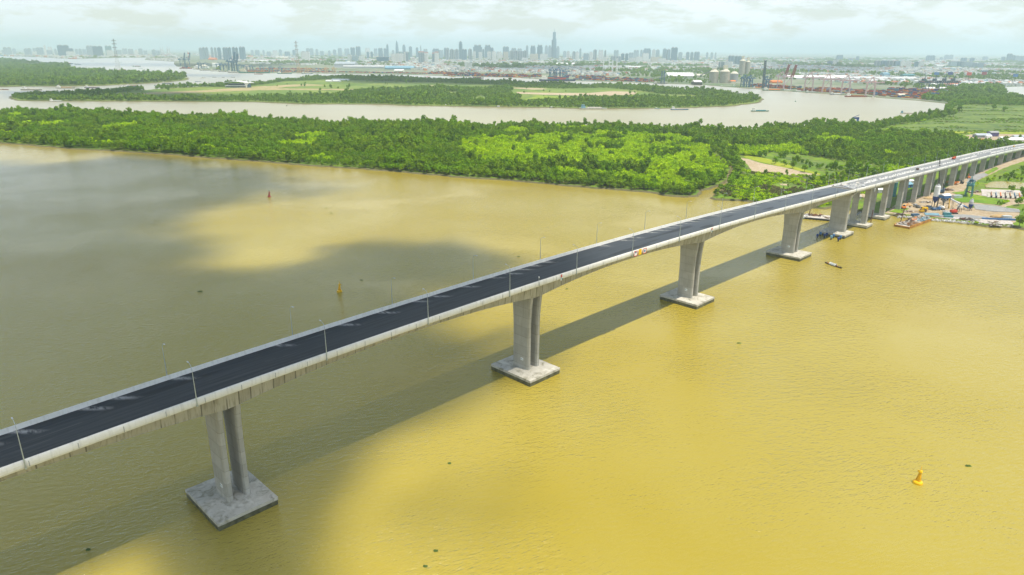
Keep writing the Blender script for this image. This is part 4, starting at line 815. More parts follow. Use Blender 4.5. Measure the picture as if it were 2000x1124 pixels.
# steel poles
for px, py, h, t, lb in ((1699.5, 440.5, 12, (.2, 0), 'brown steel pole standing in the water between the first two approach piers'), (1757, 438.5, 13, (1.7, .2), 'leaning brown steel pole left of the orange barge'), (1580.5, 423, 6, (0, 0), 'short brown pole beside the work jetty')):
    p = at(px, py); mb = MB(); mb.tube((0, 0, -1.5), (t[0], t[1], h), .32, n=12); mb.lathe([(.42, h - .3), (.42, h)], (t[0], t[1], 0), 12); o = mb.build('steel_pole', M['brownpile']); o.location = (p.x, p.y, 0); tag(o, lb, 'pole', 'brown steel poles in the water')

# work jetty behind the bridge
a, b = at(1572, 424, 1.5), at(1621, 428.5, 1.5); mid = (a + b) / 2; dv = b - a; e = empty('work_jetty', 'low timber work jetty carrying building material behind the bridge', 'jetty', (mid.x, mid.y, 0), atan2(dv.y, dv.x)); Lj = dv.length
mb = MB(); mb.box((0, 6, 1.1), (Lj, 14, .5)); mb.build('deck', M['debris_pale'], e); mb = MB(); mb.box((0, -1.1, .1), (Lj, .3, 1.2)); mb.build('side_beam', M['steel_dark'], e)
for i in range(7): mb = MB(); mb.tube((0, 0, -1.2), (0, 0, 1.2), .35); mb.build('pile', M['black'], e, loc=(-Lj / 2 + 1.5 + i * (Lj - 3) / 6, -1.6, 0))
jr = e.rotation_euler.z
def jet(x_, y_, z=1.6): return (mid.x + x_ * cos(jr) - y_ * sin(jr), mid.y + x_ * sin(jr) + y_ * cos(jr), z)
def heap(name, loc, sx, sy, h, m_, label, rz=0, group=None, cat='heap', seed=1):
    r = random.Random(seed); mb = MB(); n = 16; R = []
    for q, hh in ((1, 0), (.86, .35), (.6, .72), (.3, .95), (.05, 1)): R.append([(sx / 2 * q * cos(2 * pi * i / n) * r.uniform(.9, 1.1), sy / 2 * q * sin(2 * pi * i / n) * r.uniform(.9, 1.1), h * hh * (r.uniform(.9, 1.1) if hh else 1)) for i in range(n)])
    mb.rings(R); o = mb.build(name, m_, None, True); o.location = loc; o.rotation_euler = (0, 0, rz); return tag(o, label, cat, group)
def clutter(name, loc, sx, sy, h, mats_, n, label, rz=0, seed=1, group=None, lmax=3.5, cat='pile'):
    r = random.Random(seed); mb = MB()
    for i in range(n):
        x_, y_ = r.uniform(-sx / 2, sx / 2), r.uniform(-sy / 2, sy / 2); z = r.uniform(0, h * .75)
        if r.random() < .6: mb.box((x_, y_, z), (r.uniform(.6, lmax), r.uniform(.3, 1.3), r.uniform(.2, h * .4)), r.uniform(0, 3.1), r.randrange(len(mats_)))
        else: a_ = r.uniform(0, 6.28); q = r.uniform(.8, lmax); mb.tube((x_, y_, z), (x_ + q * cos(a_), y_ + q * sin(a_), z + r.uniform(0, h * .5)), r.uniform(.08, .2), n=6, mi=r.randrange(len(mats_)))
    mb.box((0, 0, 0), (sx * .8, sy * .8, h * .25), 0, 0)
    o = mb.build(name, mats_); o.location = loc; o.rotation_euler = (0, 0, rz); return tag(o, label, cat, group)
clutter('beam_pile', jet(-4, 8), 16, 5, 1.4, [M['debris_dark'], M['brownpile'], M['rust']], 30, 'dark rusty steel beams piled on the work jetty', jr, 3); clutter('material_pile', jet(-10, 4), 8, 6, 1.0, [M['debris_pale'], M['lightgrey']], 24, 'pale building material at the left end of the work jetty', jr, 4); clutter('material_pile', jet(9, 4), 7, 6, 1.0, [M['debris_pale'], M['wood']], 24, 'pale timber at the right end of the work jetty', jr, 5)
ship(1571, 427, 7, M['lightblue'], 'small pale blue boat moored at the left end of the work jetty', 'small', .3, 2.2, D=.8)
# gangway between the first approach piers
a, b = at(1667, 424, 1.5), at(1681, 414.5, 1.6); dv = b - a; e = empty('gangway', 'narrow dark gangway leading from the bank towards the first approach pier', 'gangway', a, atan2(dv.y, dv.x)); mb = MB(); mb.box((dv.length / 2, 0, 0), (dv.length, 1.6, .3)); mb.build('walkway', M['grey'], e)
for yy_ in (-.8, .8): mb = MB(); mb.bar((0, yy_, 1.2), (dv.length, yy_, 1.2), .08); [mb.bar((i, yy_, .3), (i, yy_, 1.2), .07) for i in range(0, int(dv.length), 2)]; mb.build('railing', M['steel_dark'], e)

# orange barge heaped with debris
bl_, br_ = at(1765, 442.5, 1.0), at(1796, 448, 1.0); tr_ = at(1805, 426, 1.0); dv = br_ - bl_; dw = tr_ - br_; e = empty('debris_barge', 'rusty orange flat barge moored at the site shore', 'barge', ((bl_ + tr_) / 2).to_tuple()[:2] + (0,), atan2(dv.y, dv.x))
BWd, BLn = dv.length, dw.length; mb = MB(); mb.box((0, 0, -.6), (BWd, BLn, 2.0), top=(1.02, 1.02)); mb.build('hull', mat('barge_orange', (.40, .19, .04), .8, .4, .5), e); mb = MB(); mb.box((0, 0, 1.402), (BWd * .96, BLn * .97, .1)); mb.build('deck', M['debris_pale'], e)
for sx in (-1, 1): mb = MB(); mb.box((sx * (BWd * .5 - .2), 0, 1.4), (.3, BLn, .7)); mb.build('side_rail', M['rustorange'], e)
bz = e.rotation_euler.z
for i, (x_, y_, sx, sy, h, ms, lb) in enumerate(((-.22, .1, .42, .6, 2.0, ('debris_pale', 'wood', 'debris_dark', 'orange'), 'pale and brown debris piled on the left side of the orange barge'), (.26, .25, .36, .4, 2.2, ('lightblue', 'debris_pale', 'grey'), 'bluish scrap piled at the back right of the orange barge'), (.22, -.22, .4, .45, 1.5, ('wood', 'debris_pale', 'rust'), 'brown scrap piled at the front right of the orange barge'), (-.2, -.33, .45, .2, 1.0, ('debris_pale', 'debris_dark'), 'low pale scrap along the front edge of the orange barge'))):
    q = Vector((x_ * BWd, y_ * BLn)); c0 = e.location; lo = (c0.x + q.x * cos(bz) - q.y * sin(bz), c0.y + q.x * sin(bz) + q.y * cos(bz), 1.5)
    clutter('debris_pile', lo, sx * BWd, sy * BLn, h, [M[m_] for m_ in ms], 46, lb, bz, 20 + i, 'debris on the barge')

# ------------------------------------------------------------------ the building site
G0 = 1.5
def sp_(px, py, z=G0): p = at(px, py, z); return (p.x, p.y, z)
def silo(px, py, h, r, zl, m1, m2, label):
    e = empty('cement_silo', label, 'silo', sp_(px, py), .3, 'cement silos of the batching plant'); mb = MB(); mb.lathe([(r, zl + r * 1.3), (r, h), (r * .5, h + .8)], n=20); t = mb.build('tank', m1, e)
    mb = MB(); mb.lathe([(.35, zl - 1.2), (r * 1.01, zl + r * 1.15), (r * 1.01, zl + r * 2.1)], n=20); mb.build('cone', m2, e)
    for i in range(4): a_ = i * pi / 2 + .78; mb = MB(); mb.tube((r * .8 * cos(a_), r * .8 * sin(a_), 0), (r * .8 * cos(a_), r * .8 * sin(a_), zl + r * 1.4), .2); mb.build('leg', M['steel_dark'], e)
    mb = MB(); mb.lathe([(r * .75, h + .8), (r * .75, h + .9)], n=12); [mb.bar((r * .75 * cos(q), r * .75 * sin(q), h + .8), (r * .75 * cos(q), r * .75 * sin(q), h + 1.9), .08) for q in np.linspace(0, 6.28, 9)[:-1]]; mb.box((.4, 0, h + .9), (1, 1, 1.1)); mb.build('top_platform', M['lightgrey'], e); return e
silo(1824, 405, 18, 2.3, 4.6, M['white'], M['navy'], 'tall white cement silo with a dark blue cone in front of an approach pier'); silo(1894, 411.5, 8.0, 1.6, 2.2, M['lightgrey'], M['navy'], 'small grey cement silo with blue cone at the foot of the conveyor')
# batching tower
e = empty('batching_tower', 'steel framed batching tower with a blue and white roofed top house', 'plant', sp_(1841, 407), .35); mb = MB()
for x_ in (-3.5, 3.5):
    for y_ in (-2.5, 2.5): mb.box((x_, y_, 0), (.4, .4, 9))
for z in (4.2, 8.6):
    for y_ in (-2.5, 2.5): mb.bar((-3.5, y_, z), (3.5, y_, z), .3)
    for x_ in (-3.5, 3.5): mb.bar((x_, -2.5, z), (x_, 2.5, z), .3)
for y_ in (-2.5, 2.5): mb.bar((-3.5, y_, .2), (3.5, y_, 4.2), .16); mb.bar((3.5, y_, 4.2), (-3.5, y_, 8.6), .16)
mb.build('steel_frame', M['steel_dark'], e); mb = MB(); mb.box((0, 0, 9), (7.6, 5.4, 2.3)); mb.build('top_house', M['blue'], e); mb = MB(); mb.gable((0, 0, 11.3), (8.4, 6.2), 1.3); mb.build('roof', M['white'], e); mb = MB(); mb.lathe([(1.9, 8.8), (1.9, 6.6), (.5, 4.8)][::-1], n=14); mb.build('mixer_hopper', M['grey'], e); mb = MB(); mb.bar((3.9, -2.8, 0), (2, -2.8, 9), .5); mb.build('stair', M['buoy_yellow'], e)
# covered conveyor
a, b = Vector(sp_(1851, 407)) + Vector((0, 0, 8.4)), Vector(sp_(1893, 411)) + Vector((-1, 0, 1.6)); e = empty('belt_conveyor', 'long sloping covered conveyor, white above and blue at its lower end', 'conveyor', (a.x, a.y, G0))
a0 = Vector((0, 0, a.z - G0)); b0 = Vector((b.x - a.x, b.y - a.y, b.z - G0)); mb = MB(); q = a0.lerp(b0, .74); dd = (b0 - a0).normalized(); sd3 = Vector((-dd.y, dd.x, 0)).normalized() * .9; up = Vector((0, 0, .8))
def duct(A, B_): mb = MB(); mb.rings([[tuple(P_ + sd3 * sx + up * sz) for sx, sz in ((-1, -.6), (1, -.6), (1, .5), (0, 1.1), (-1, .5))] for P_ in (A, B_)]); return mb
duct(a0, q).build('upper_cover', M['lightgrey'], e); duct(q, b0).build('lower_cover', M['blue'], e)
for t_ in (.2, .5, .8): w_ = a0.lerp(b0, t_); mb = MB(); mb.bar((0, -.8, 0), (0, -.8, w_.z - .5), .22); mb.bar((0, .8, 0), (0, .8, w_.z - .5), .22); mb.build('trestle', M['steel_dark'], e, loc=(w_.x, w_.y, 0))
# straddle gantry, teal
e = empty('girder_gantry', 'teal steel gantry on tall splayed legs beside the site road', 'gantry', sp_(1891, 384), .9); mb = MB()
for sx in (-1, 1):
    for sy in (-1, 1): lg = MB(); lg.lattice((sx * 3.6, sy * 2.6, 0), (sx * 1.6, sy * 2.0, 10), 1.0, .9, 6, .2); lg.build('leg', M['teal'], e)
mb.box((0, 0, 10), (9.5, 5.6, 1.4)); mb.lattice((-7, -1.5, 12.2), (12, -1.5, 13), 1.6, 1.6, 9, .22); mb.lattice((-7, 1.5, 12.2), (12, 1.5, 13), 1.6, 1.6, 9, .22); mb.build('top_frame', M['teal'], e); mb = MB(); mb.box((1, 0, 13.6), (3, 3.2, 2.0)); mb.build('winch_house', M['bluecrane'], e)
mb = MB(); mb.lattice((0, 0, 14), (-2.4, 0, 19), 1.6, .7, 4, .2); mb.build('head_mast', M['teal'], e)
# cranes
def crawler(px, py, m_, label, boom, rz, bl=14, z=G0, name='crawler_crane', group='crawler cranes on the site', cat='crane', lm='steel_dark'):
    e = empty(name, label, cat, sp_(px, py, z), rz, group)
    for sy in (-1, 1): mb = MB(); mb.box((0, sy * 1.5, 0), (5, .8, 1.0), top=(.82, 1)); mb.build('track', M['black'], e)
    mb = MB(); mb.box((0, 0, .8), (3, 2.4, .5)); mb.build('undercarriage', M['steel_dark'], e); mb = MB(); mb.box((-.7, 0, 1.3), (5, 3, 1.8), top=(.95, .9)); mb.build('house', m_, e)
    mb = MB(); mb.box((1.5, 1.0, 1.3), (1.5, 1.1, 2.1), top=(.8, .9)); c = mb.build('cab', m_, e); mb = MB(); mb.box((2.0, 1.0, 2.1), (.6, 1.15, 1.1)); mb.build('window', M['glass'], c)
    d = Vector((cos(boom), 0, sin(boom))); mb = MB(); t = Vector((1.6, 0, 1.8)) + d * bl; mb.lattice((1.6, 0, 1.8), t, .9, .5, max(5, int(bl / 1.6)), .14); mb.build('boom', M[lm], e); mb = MB(); mb.bar((-2.4, 0, 3), (-1.2, 0, 5.2), .2); mb.bar((-1.2, 0, 5.2), t, .08); mb.bar(t, (t.x, 0, max(1.5, t.z - 7)), .07); mb.build('rigging', M['black'], e); return e
crawler(1803, 412, M['buoy_yellow'], 'yellow crawler crane at the shore with its boom lowered to the left', .45, 2.9, 9); crawler(1863, 417.5, M['red'], 'red crawler crane standing on the shore road right of the blue pipes', 1.15, .1, 8); crawler(1845, 391, M['debris_dark'], 'thin dark crane with a steep boom behind the batching tower', 1.35, 1.9, 13)
crawler(1836, 377, M['bluecrane'], 'tall crane by the tenth approach pier with its boom raised past the near parapet', 1.42, 2.2, 31, name='crawler_crane', lm='black')
e = empty('site_tower_cab', 'small white topped cabin on a dark frame behind the red crane', 'cabin', sp_(1873, 414), .2); mb = MB(); [mb.box((x_, y_, 0), (.25, .25, 3.6)) for x_ in (-1, 1) for y_ in (-1, 1)]; mb.build('frame', M['debris_dark'], e); mb = MB(); mb.box((0, 0, 3.6), (2.8, 2.6, 1.8)); mb.build('cabin', M['white'], e)
def excavator(px, py, m_, label, rz):
    e = empty('excavator', label, 'excavator', sp_(px, py), rz, 'excavators on the site')
    for sy in (-1, 1): mb = MB(); mb.box((0, sy * 1.1, 0), (3.6, .6, .9), top=(.8, 1)); mb.build('track', M['black'], e)
    mb = MB(); mb.box((-.4, 0, .9), (3.2, 2.5, 1.3), top=(.92, .9)); mb.build('house', m_, e); mb = MB(); mb.box((.6, .8, 2.2), (1.5, 1, 1.1), top=(.8, .9)); mb.build('cab', M['glass'], e)
    mb = MB(); mb.bar((1, 0, 1.8), (3.4, 0, 4.6), .45); mb.bar((3.4, 0, 4.6), (5.6, 0, 2.2), .35); mb.build('arm', m_, e); mb = MB(); mb.box((5.6, 0, 1.2), (.9, 1.1, 1.0), top=(.6, 1)); mb.build('bucket', M['steel_dark'], e)
excavator(1765, 408.5, M['orange'], 'orange yellow excavator near the fourth approach pier', .2); excavator(1892, 349, M['orange'], 'orange excavator on the gravel beside a far approach pier', 1.2); excavator(1878, 359, M['steel_dark'], 'dark excavator beside the orange rack under the approach', 2.6)
truck(sp_(1790, 405.5), 1.7, M['lightgrey'], M['grey'], 'grey truck parked on the dirt left of the silo', 6.5, group='trucks on the site'); truck(sp_(1839, 409.5), 1.5, M['white'], M['white'], 'white mixer truck waiting under the batching tower', 7, tank=True, group='trucks on the site'); truck(sp_(1828, 411), .1, M['blue'], M['blue'], 'bright blue tipper truck in front of the white silo', 7, load=M['grey'], group='trucks on the site'); truck(sp_(1802, 415), .2, M['debris_dark'], M['buoy_yellow'], 'yellow flatbed truck at the shore beside the barge', 6, load=M['debris_dark'], group='trucks on the site')
def bx(name, px, py, d, rz, m_, label, group=None, cat='container', ribs=True):
    e = empty(name, label, cat, sp_(px, py), rz, group); mb = MB(); mb.box((0, 0, 0), d); b = mb.build('body', m_, e)
    if ribs:
        mb = MB(); n = max(4, int(d[0] / 1.1))
        for i in range(n): [mb.box((-d[0] / 2 + (i + .5) * d[0] / n, sy * (d[1] / 2 + .03), .1), (.22, .08, d[2] - .2)) for sy in (-1, 1)]
        mb.build('rib', m_, b)
    return e
bx('work_pontoon', 1787, 422, (6, 2.6, 1.8), .15, M['bluecrane'], 'dark blue steel pontoon box beside the orange barge'); bx('shed', 1868, 387, (9, 4, 2.6), .25, M['tin'], 'grey metal shed on the grass left of the gantry', cat='shed'); bx('shipping_container', 1849, 421, (6, 2.4, 2.2), -.05, M['teal'], 'teal container on the shore left of the red crane'); bx('shipping_container', 1852, 425.5, (6.5, 2.4, 1.8), -.12, M['teal'], 'lower teal container lying just in front of the other one')
bx('shed', 1966, 427.5, (6.5, 3, 2.4), -.1, M['tin'], 'pale grey shed behind the blue girder by the shore', cat='shed'); bx('steel_girder', 1951, 430, (25, 1.2, 1.4), -.14, M['blue'], 'long bright blue steel girder lying along the shore', cat='girder')
for i, (px, py, lb) in enumerate(((1819, 418.5, 'light blue pipe, the rear one of three beside the shore road'), (1820, 420, 'light blue pipe lying between two others beside the shore road'), (1821, 421.5, 'light blue pipe, the front one of three beside the shore road'))):
    mb = MB(); mb.tube((-5.5, 0, .5), (5.5, 0, .5), .45, n=14); o = mb.build('steel_pipe', M['lightblue']); o.location = sp_(px, py); o.rotation_euler = (0, 0, -.12); tag(o, lb, 'pipe', 'light blue pipes by the shore')
mb = MB(); mb.box((0, 0, 0), (17, .5, .5)); o = mb.build('steel_beam', M['rust']); o.location = sp_(1822, 424); o.rotation_euler = (0, 0, -.22); tag(o, 'rusty beam lying in front of the light blue pipes', 'beam')
heap('sand_heap', sp_(1953, 424.5), 15, 8, 2.6, M['sandpile'], 'large orange brown sand heap behind the blue girder', -.1, seed=3); heap('sand_heap', sp_(1813, 388), 9, 7, 1.8, M['sandpile'], 'brown earth heap between two approach piers', .2, seed=4); heap('sand_heap', sp_(1768, 401), 13, 8, 1.6, M['sandpile'], 'low tan earth heap left of the grey truck', .2, seed=8)
CL = [(1817, 409, 9, 5, 2.8, ('bluecrane', 'steel_dark', 'grey', 'grey'), 50, 'dark blue machine parts crowded round the foot of the white silo'), (1860, 361, 9, 5, 3.4, ('rustorange', 'orange', 'wood'), 60, 'orange steel formwork stacked under the approach'), (1852, 372, 10, 5, 1.6, ('wood', 'debris_pale', 'debris_dark'), 40, 'brown scrap beside the site road under the approach'), (1838, 371, 7, 4, 2.0, ('blue', 'lightblue', 'steel_dark'), 34, 'blue equipment in the shade beside the tenth approach pier'),
    (1886, 430, 8, 4, 1.8, ('debris_dark', 'brownpile'), 34, 'dark brown scrap on the shore right of the teal containers'), (1899, 431, 7, 4, 1.4, ('steel_dark', 'grey'), 28, 'black scrap right of the brown scrap on the shore'), (1908, 431, 6, 3, 1.2, ('white', 'debris_pale'), 24, 'white slabs on the shore right of the black scrap'), (1941, 436, 9, 4, 1.2, ('debris_pale', 'wood'), 34, 'pale rubble with brown planks near the end of the shore'), (1945, 441, 8, 3, .9, ('debris_dark', 'debris_pale'), 26, 'dark driftwood at the water edge below the pale rubble'),
    (1757, 419.5, 8, 3, 1.2, ('debris_dark', 'grey'), 24, 'dark scrap at the water edge left of the barge'), (1900, 376, 12, 4, 1.5, ('wood', 'debris_dark', 'debris_pale'), 44, 'brown and pale scrap left of the casting yard'), (1852, 415, 10, 4, 1.4, ('white', 'lightgrey', 'debris_pale'), 36, 'white sacks and blocks behind the teal container'), (1806, 396, 9, 5, 1.2, ('debris_pale', 'debris_dark', 'wood'), 34, 'scattered timber left of the white silo'), (1775, 414, 10, 4, 1.0, ('debris_pale', 'wood'), 30, 'pale rubble on the bank behind the barge'), (1812, 380, 6, 4, 1.6, ('steel_dark', 'maroon'), 26, 'dark machinery in the shade of the approach')]
for i, (px, py, sx, sy, h, ms, n, lb) in enumerate(CL): clutter('material_pile', sp_(px, py), sx, sy, h, [M[m_] for m_ in ms], n, lb, .1 * (i % 4), 100 + i, 'piles of material on the building site')
# rubble along the water's edge
mb = MB(); r = random.Random(5)
for i in range(420):
    t = r.random(); px = 1752 + t * 228; py = 421 + t * 20 + r.uniform(.3, 3.6) - 3 * max(0, t - .9) * 10 * .3; p = at(px, py, .8); s = r.uniform(.3, 1.1); mb.box((p.x, p.y, r.uniform(.2, 1.0)), (s * 1.5, s, s * .9), r.uniform(0, 3), r.randrange(3), top=(.6, .6))
tag(mb.build('shore_rubble', [M['debris_pale'], M['lightgrey'], M['white']]), 'pale broken rubble along the shore of the building site', kind='stuff')
# casting yard: white slabs between coloured moulds
first = None
for i in range(11):
    px = 1931 + i * 9.2; mb_m = [M['rust'], M['bluecrane'], M['orange'], M['debris_dark']][i % 4]; e = empty('casting_bed', 'x', 'casting bed', sp_(px, 381.5 + (px - 1931) * .035), 1.0, 'casting beds side by side in the precast yard')
    mb = MB(); mb.box((0, 0, 0), (30, 2.5, .7)); mb.build('slab', C_CAP, e); mb = MB(); mb.box((0, -1.9, 0), (26, .6, 1.5)); mb.build('mould', mb_m, e); mb = MB(); mb.box((-14, -1.9, 0), (1.6, 1.4, 2.0)); mb.build('end_frame', M['steel_dark'], e)
    tag(e, 'white casting bed with a %s mould in the precast yard, %s from the left' % (['rusty', 'blue', 'orange', 'dark'][i % 4], ORD[i]))
# sheds and tents behind the bridge
def shed(px, py, wd, dp, h, rz, wm, rm, label, group='sheds around the building site', z=G0, gh=.25):
    e = empty('shed', label, 'shed', sp_(px, py, z), rz, group); mb = MB(); mb.box((0, 0, 0), (wd, dp, h)); mb.build('wall', wm, e); mb = MB(); mb.gable((0, 0, h), (wd * 1.06, dp * 1.12), dp * gh); mb.build('roof', rm, e)
    mb = MB(); mb.box((wd * .2, -dp / 2 - .02, 0), (1.4, .1, min(2.2, h * .8))); mb.build('door', M['steel_dark'], e); return e
shed(1718, 376, 7, 5, 2.8, .2, M['lightgrey'], M['white'], 'white roofed shed between the second and third approach piers'); shed(1736, 372, 6, 4, 2.6, .3, M['lightgrey'], M['white'], 'small white shed left of the tall teal tank'); shed(1740, 379, 5, 4, 2.4, .1, M['grey'], M['white'], 'small white tent below the tall teal tank')
shed(1769, 366, 11, 7, 3.2, .4, M['blue'], M['lightblue'], 'shed with a bright blue roof seen between approach piers'); shed(1775, 361, 8, 5, 4, .4, M['lightgrey'], M['white'], 'white roofed shed behind the bright blue roof'); shed(1671, 389, 8, 5, 2.6, .1, M['debris_pale'], M['debris_pale'], 'pale hut by the sandy patch behind the first approach pier')
e = empty('storage_tank', 'tall slim teal tank standing among the sheds behind the approach piers', 'tank', sp_(1744, 384), 0); mb = MB(); mb.lathe([(2.2, 0), (2.2, 13), (1.2, 14)], n=18); mb.build('shell', M['teal'], e); mb = MB(); mb.tube((2.4, 0, 0), (2.4, 0, 13), .15); mb.build('pipe', M['teal'], e); mb = MB(); mb.lathe([(2.5, 12.8), (2.5, 13.0)], n=16); mb.build('platform', M['grey'], e)
heap('sand_heap', sp_(1681, 386), 16, 9, 3.2, G_SAND, 'pale sand heap seen between the first approach piers', .1, seed=11)
# far right compound
shed(1917, 268.5, 24, 10, 3.6, .1, M['grey'], M['tin'], 'long grey roofed shed in the far compound, leftmost'); shed(1938, 266.5, 14, 9, 6, .1, M['purple'], M['grey'], 'tall dark roofed shed behind the white tents'); shed(1962, 274, 16, 9, 3, .05, M['white'], M['white'], 'white roofed shed right of the dark tree in the far compound'); shed(1977, 277, 26, 12, 3.4, -.1, M['white'], M['white'], 'widest white roofed shed in the far compound'); shed(1954, 281, 11, 7, 2.6, .6, M['debris_dark'], M['grey'], 'small grey hut by itself in front of the white sheds')
shed(1988, 271, 16, 8, 3.2, 0, M['lightgrey'], M['tin'], 'pale shed behind the widest white roof'); shed(1930, 270, 9, 5, 3, .2, M['white'], M['white'], 'small white shed left of the dark tree'); clutter('material_pile', sp_(1913, 273.5), 14, 4, 2, [M['orange'], M['buoy_yellow'], M['debris_dark']], 40, 'orange and yellow machinery in front of the long grey shed', 0, 55); clutter('material_pile', sp_(1973, 281), 18, 5, 2, [M['debris_dark'], M['wood'], M['debris_pale']], 40, 'dark scrap in front of the widest white shed', 0, 56)
# ------------------------------------------------------------------ the distance: boats and ships
SHIPS = [  # px, py(water line), length in pixels, hull, label, kind, load
 (62, 176.5, 40, 'grey', 'long grey laden barge left of the middle of the narrow channel at the far left', 'barge', 'debris_pale'), (8, 176, 18, 'rust', 'brown barge at the left edge of the picture in the narrow channel', 'barge', None), (128, 173, 34, 'grey', 'laden barge second from the left in the narrow channel', 'barge', 'sandpile'), (180, 172.5, 28, 'purple', 'dark barge with pale load third from the left in the narrow channel', 'barge', 'debris_pale'),
 (238, 168, 13, 'lightgrey', 'small pale boat close under the wooded point', 'small', None), (259, 169.5, 21, 'blue', 'blue barge with red load just off the wooded point', 'barge', 'rust'), (310, 168.5, 17, 'teal', 'teal barge just above the island bank', 'barge', None), (326, 164, 18, 'blue', 'bright blue barge beside the tip of the wooded point', 'barge', None), (387, 160, 11, 'blue', 'small blue boat alone right of the wooded point', 'small', None), (397, 152.8, 8, 'debris_pale', 'tiny pale boat left of the three dark boats', 'small', None),
 (418.5, 151.3, 7, 'black', 'dark boat, leftmost of three dark ones on the wide river', 'small', None), (436, 151.8, 5, 'black', 'smallest dark boat, middle of three on the wide river', 'small', None), (455, 151.6, 8, 'black', 'largest dark boat, rightmost of three on the wide river', 'small', None), (110, 199, 26, 'lightgrey', 'grey covered barge moored at the island tip', 'barge', 'lightgrey'),
 (222, 136, 8, 'bluecrane', 'small dark barge left of the tall river pylon', 'small', None), (231, 138.3, 14, 'grey', 'grey work barge at the foot of the tall river pylon', 'barge', None), (239, 137, 12, 'maroon', 'dark red and grey barge right of the tall river pylon', 'barge', 'red'), (243, 141.3, 6, 'red', 'small red boat just below the barges by the tall pylon', 'small', None), (267, 130.5, 14, 'green', 'green barge with pink load right of the tall pylon', 'barge', 'red'), (275, 134.3, 7, 'teal', 'small teal barge below the green one', 'small', None),
 (236, 122.3, 6, 'bluecrane', 'small dark vessel far up the river beside the pylon', 'small', None), (180, 119.8, 7, 'grey', 'tiny pale vessel far up the river', 'small', None), (152, 126.6, 12, 'bluecrane', 'dark tug at anchor far up the river', 'barge', None), (130, 125.5, 24, 'bluecrane', 'large dark dredger with orange gear far up the river', 'barge', 'orange'), (111, 124.6, 7, 'bluecrane', 'small dark ship left of the large dredger', 'barge', None), (166, 131.5, 7, 'grey', 'small flat barge below the dark tug', 'small', None), (167, 115.3, 9, 'grey', 'faint barge by the far woods', 'small', None),
 (363, 134.5, 23, 'maroon', 'red container ship at the left end of the far port', 'cargo', 'red'), (384, 136, 12, 'steel_dark', 'small white topped ship right of the red container ship', 'barge', None), (400, 138, 18, 'steel_dark', 'dark ship under the white storage dome', 'barge', 'debris_pale'), (420, 139.5, 16, 'grey', 'grey ship beside the white square shed in the far port', 'barge', 'white'), (434, 140.6, 13, 'steel_dark', 'dark ship with white deckhouse in the far port', 'barge', 'white'), (456, 142, 20, 'steel_dark', 'dark ship with white superstructure left of the teal ship', 'barge', 'white'),
 (497, 143.2, 56, 'teal', 'long teal hulled ship with tall cream deckhouse', 'cargo', 'rust'), (505, 145.6, 16, 'maroon', 'dark red boat in front of the teal ship', 'barge', None), (556, 144.5, 26, 'teal', 'dark teal ship in the far port right of the long teal one', 'barge', 'rust'), (600, 145, 20, 'bluecrane', 'dark blue ship beside the orange cranes', 'barge', 'white'), (502, 158.2, 5, 'white', 'tiny white boat just right of the canopy roofed building', 'small', None),
 (835, 151.5, 12, 'navy', 'dark blue ferry with pink top off the far port', 'barge', 'red'), (884, 151, 12, 'grey', 'pale brown boat with yellow cabin off the container yard', 'barge', 'yellow'), (930, 153.6, 27, 'purple', 'dark laden barge beside the container yard', 'barge', 'debris_dark'), (1042, 154.4, 16, 'grey', 'flat grey barge left of the large dark container ship', 'small', None), (1088, 158.6, 66, 'navy', 'large dark blue container ship with white superstructure', 'cargo', 'purple'), (1148, 159, 24, 'teal', 'pale teal boat right of the large dark container ship', 'barge', 'lightgrey'),
 (1290, 163.8, 26, 'grey', 'grey barge at the jetty left of the dark shed', 'barge', None), (1410, 168.5, 10, 'teal', 'small white and teal boat under the cement silos', 'small', None), (1440, 169.3, 16, 'teal', 'teal barge beside the cement silos', 'barge', None), (1479, 172.8, 16, 'maroon', 'ship with white bow under the dark port cranes', 'barge', 'orange'), (1510, 177.3, 38, 'hullgreen', 'long green laden ship left of the pink cranes', 'cargo', 'orange'), (1538, 177.0, 15, 'blue', 'bright blue ship below the first pink crane', 'barge', 'white'), (1562, 179.5, 26, 'teal', 'flat teal barge below the pink cranes', 'small', None), (1585, 181.5, 22, 'hullgreen', 'low green barge between the pink cranes', 'barge', 'lightgrey'), (1634, 185.2, 24, 'navy', 'dark blue barge with white cargo below the pink cranes', 'barge', 'white'), (1672, 189.5, 42, 'maroon', 'long dark red barge below the rightmost pink crane', 'barge', 'rust'), (1706, 191.2, 10, 'white', 'small white boat at the foot of the rightmost pink crane', 'small', None),
 (1484, 218, 33, 'hullgreen', 'green hulled boat with a blue bow crossing the river', 'barge', 'teal'), (1327, 215, 33, 'blue', 'blue hulled barge close to the island bank', 'barge', 'debris_pale'), (1158, 213.6, 50, 'lightgrey', 'long pale barge with a blue wheelhouse moored at the island bank', 'barge', 'debris_pale'), (1078, 211.2, 10, 'steel_dark', 'small dark boat at the island bank left of the long pale barge', 'small', None), (1283, 213, 9, 'lightblue', 'small pale blue boat between two barges at the island bank', 'small', None), (1770, 222.3, 22, 'debris_pale', 'pale barge with a blue cabin at the right end of the river', 'barge', 'debris_pale'),
 (872, 206.5, 11, 'grey', 'grey houseboat at the island bank in the middle of the picture', 'small', None), (975, 209.5, 14, 'navy', 'dark boat at the island bank left of the yellow meadow', 'small', None), (560, 207.5, 1.2, 'black', 'dark speck of a canoe left on the open river channel', 'small', None), (1553.5, 199, 2.5, 'green', 'small green buoy boat on the river below the pink cranes', 'small', None)]
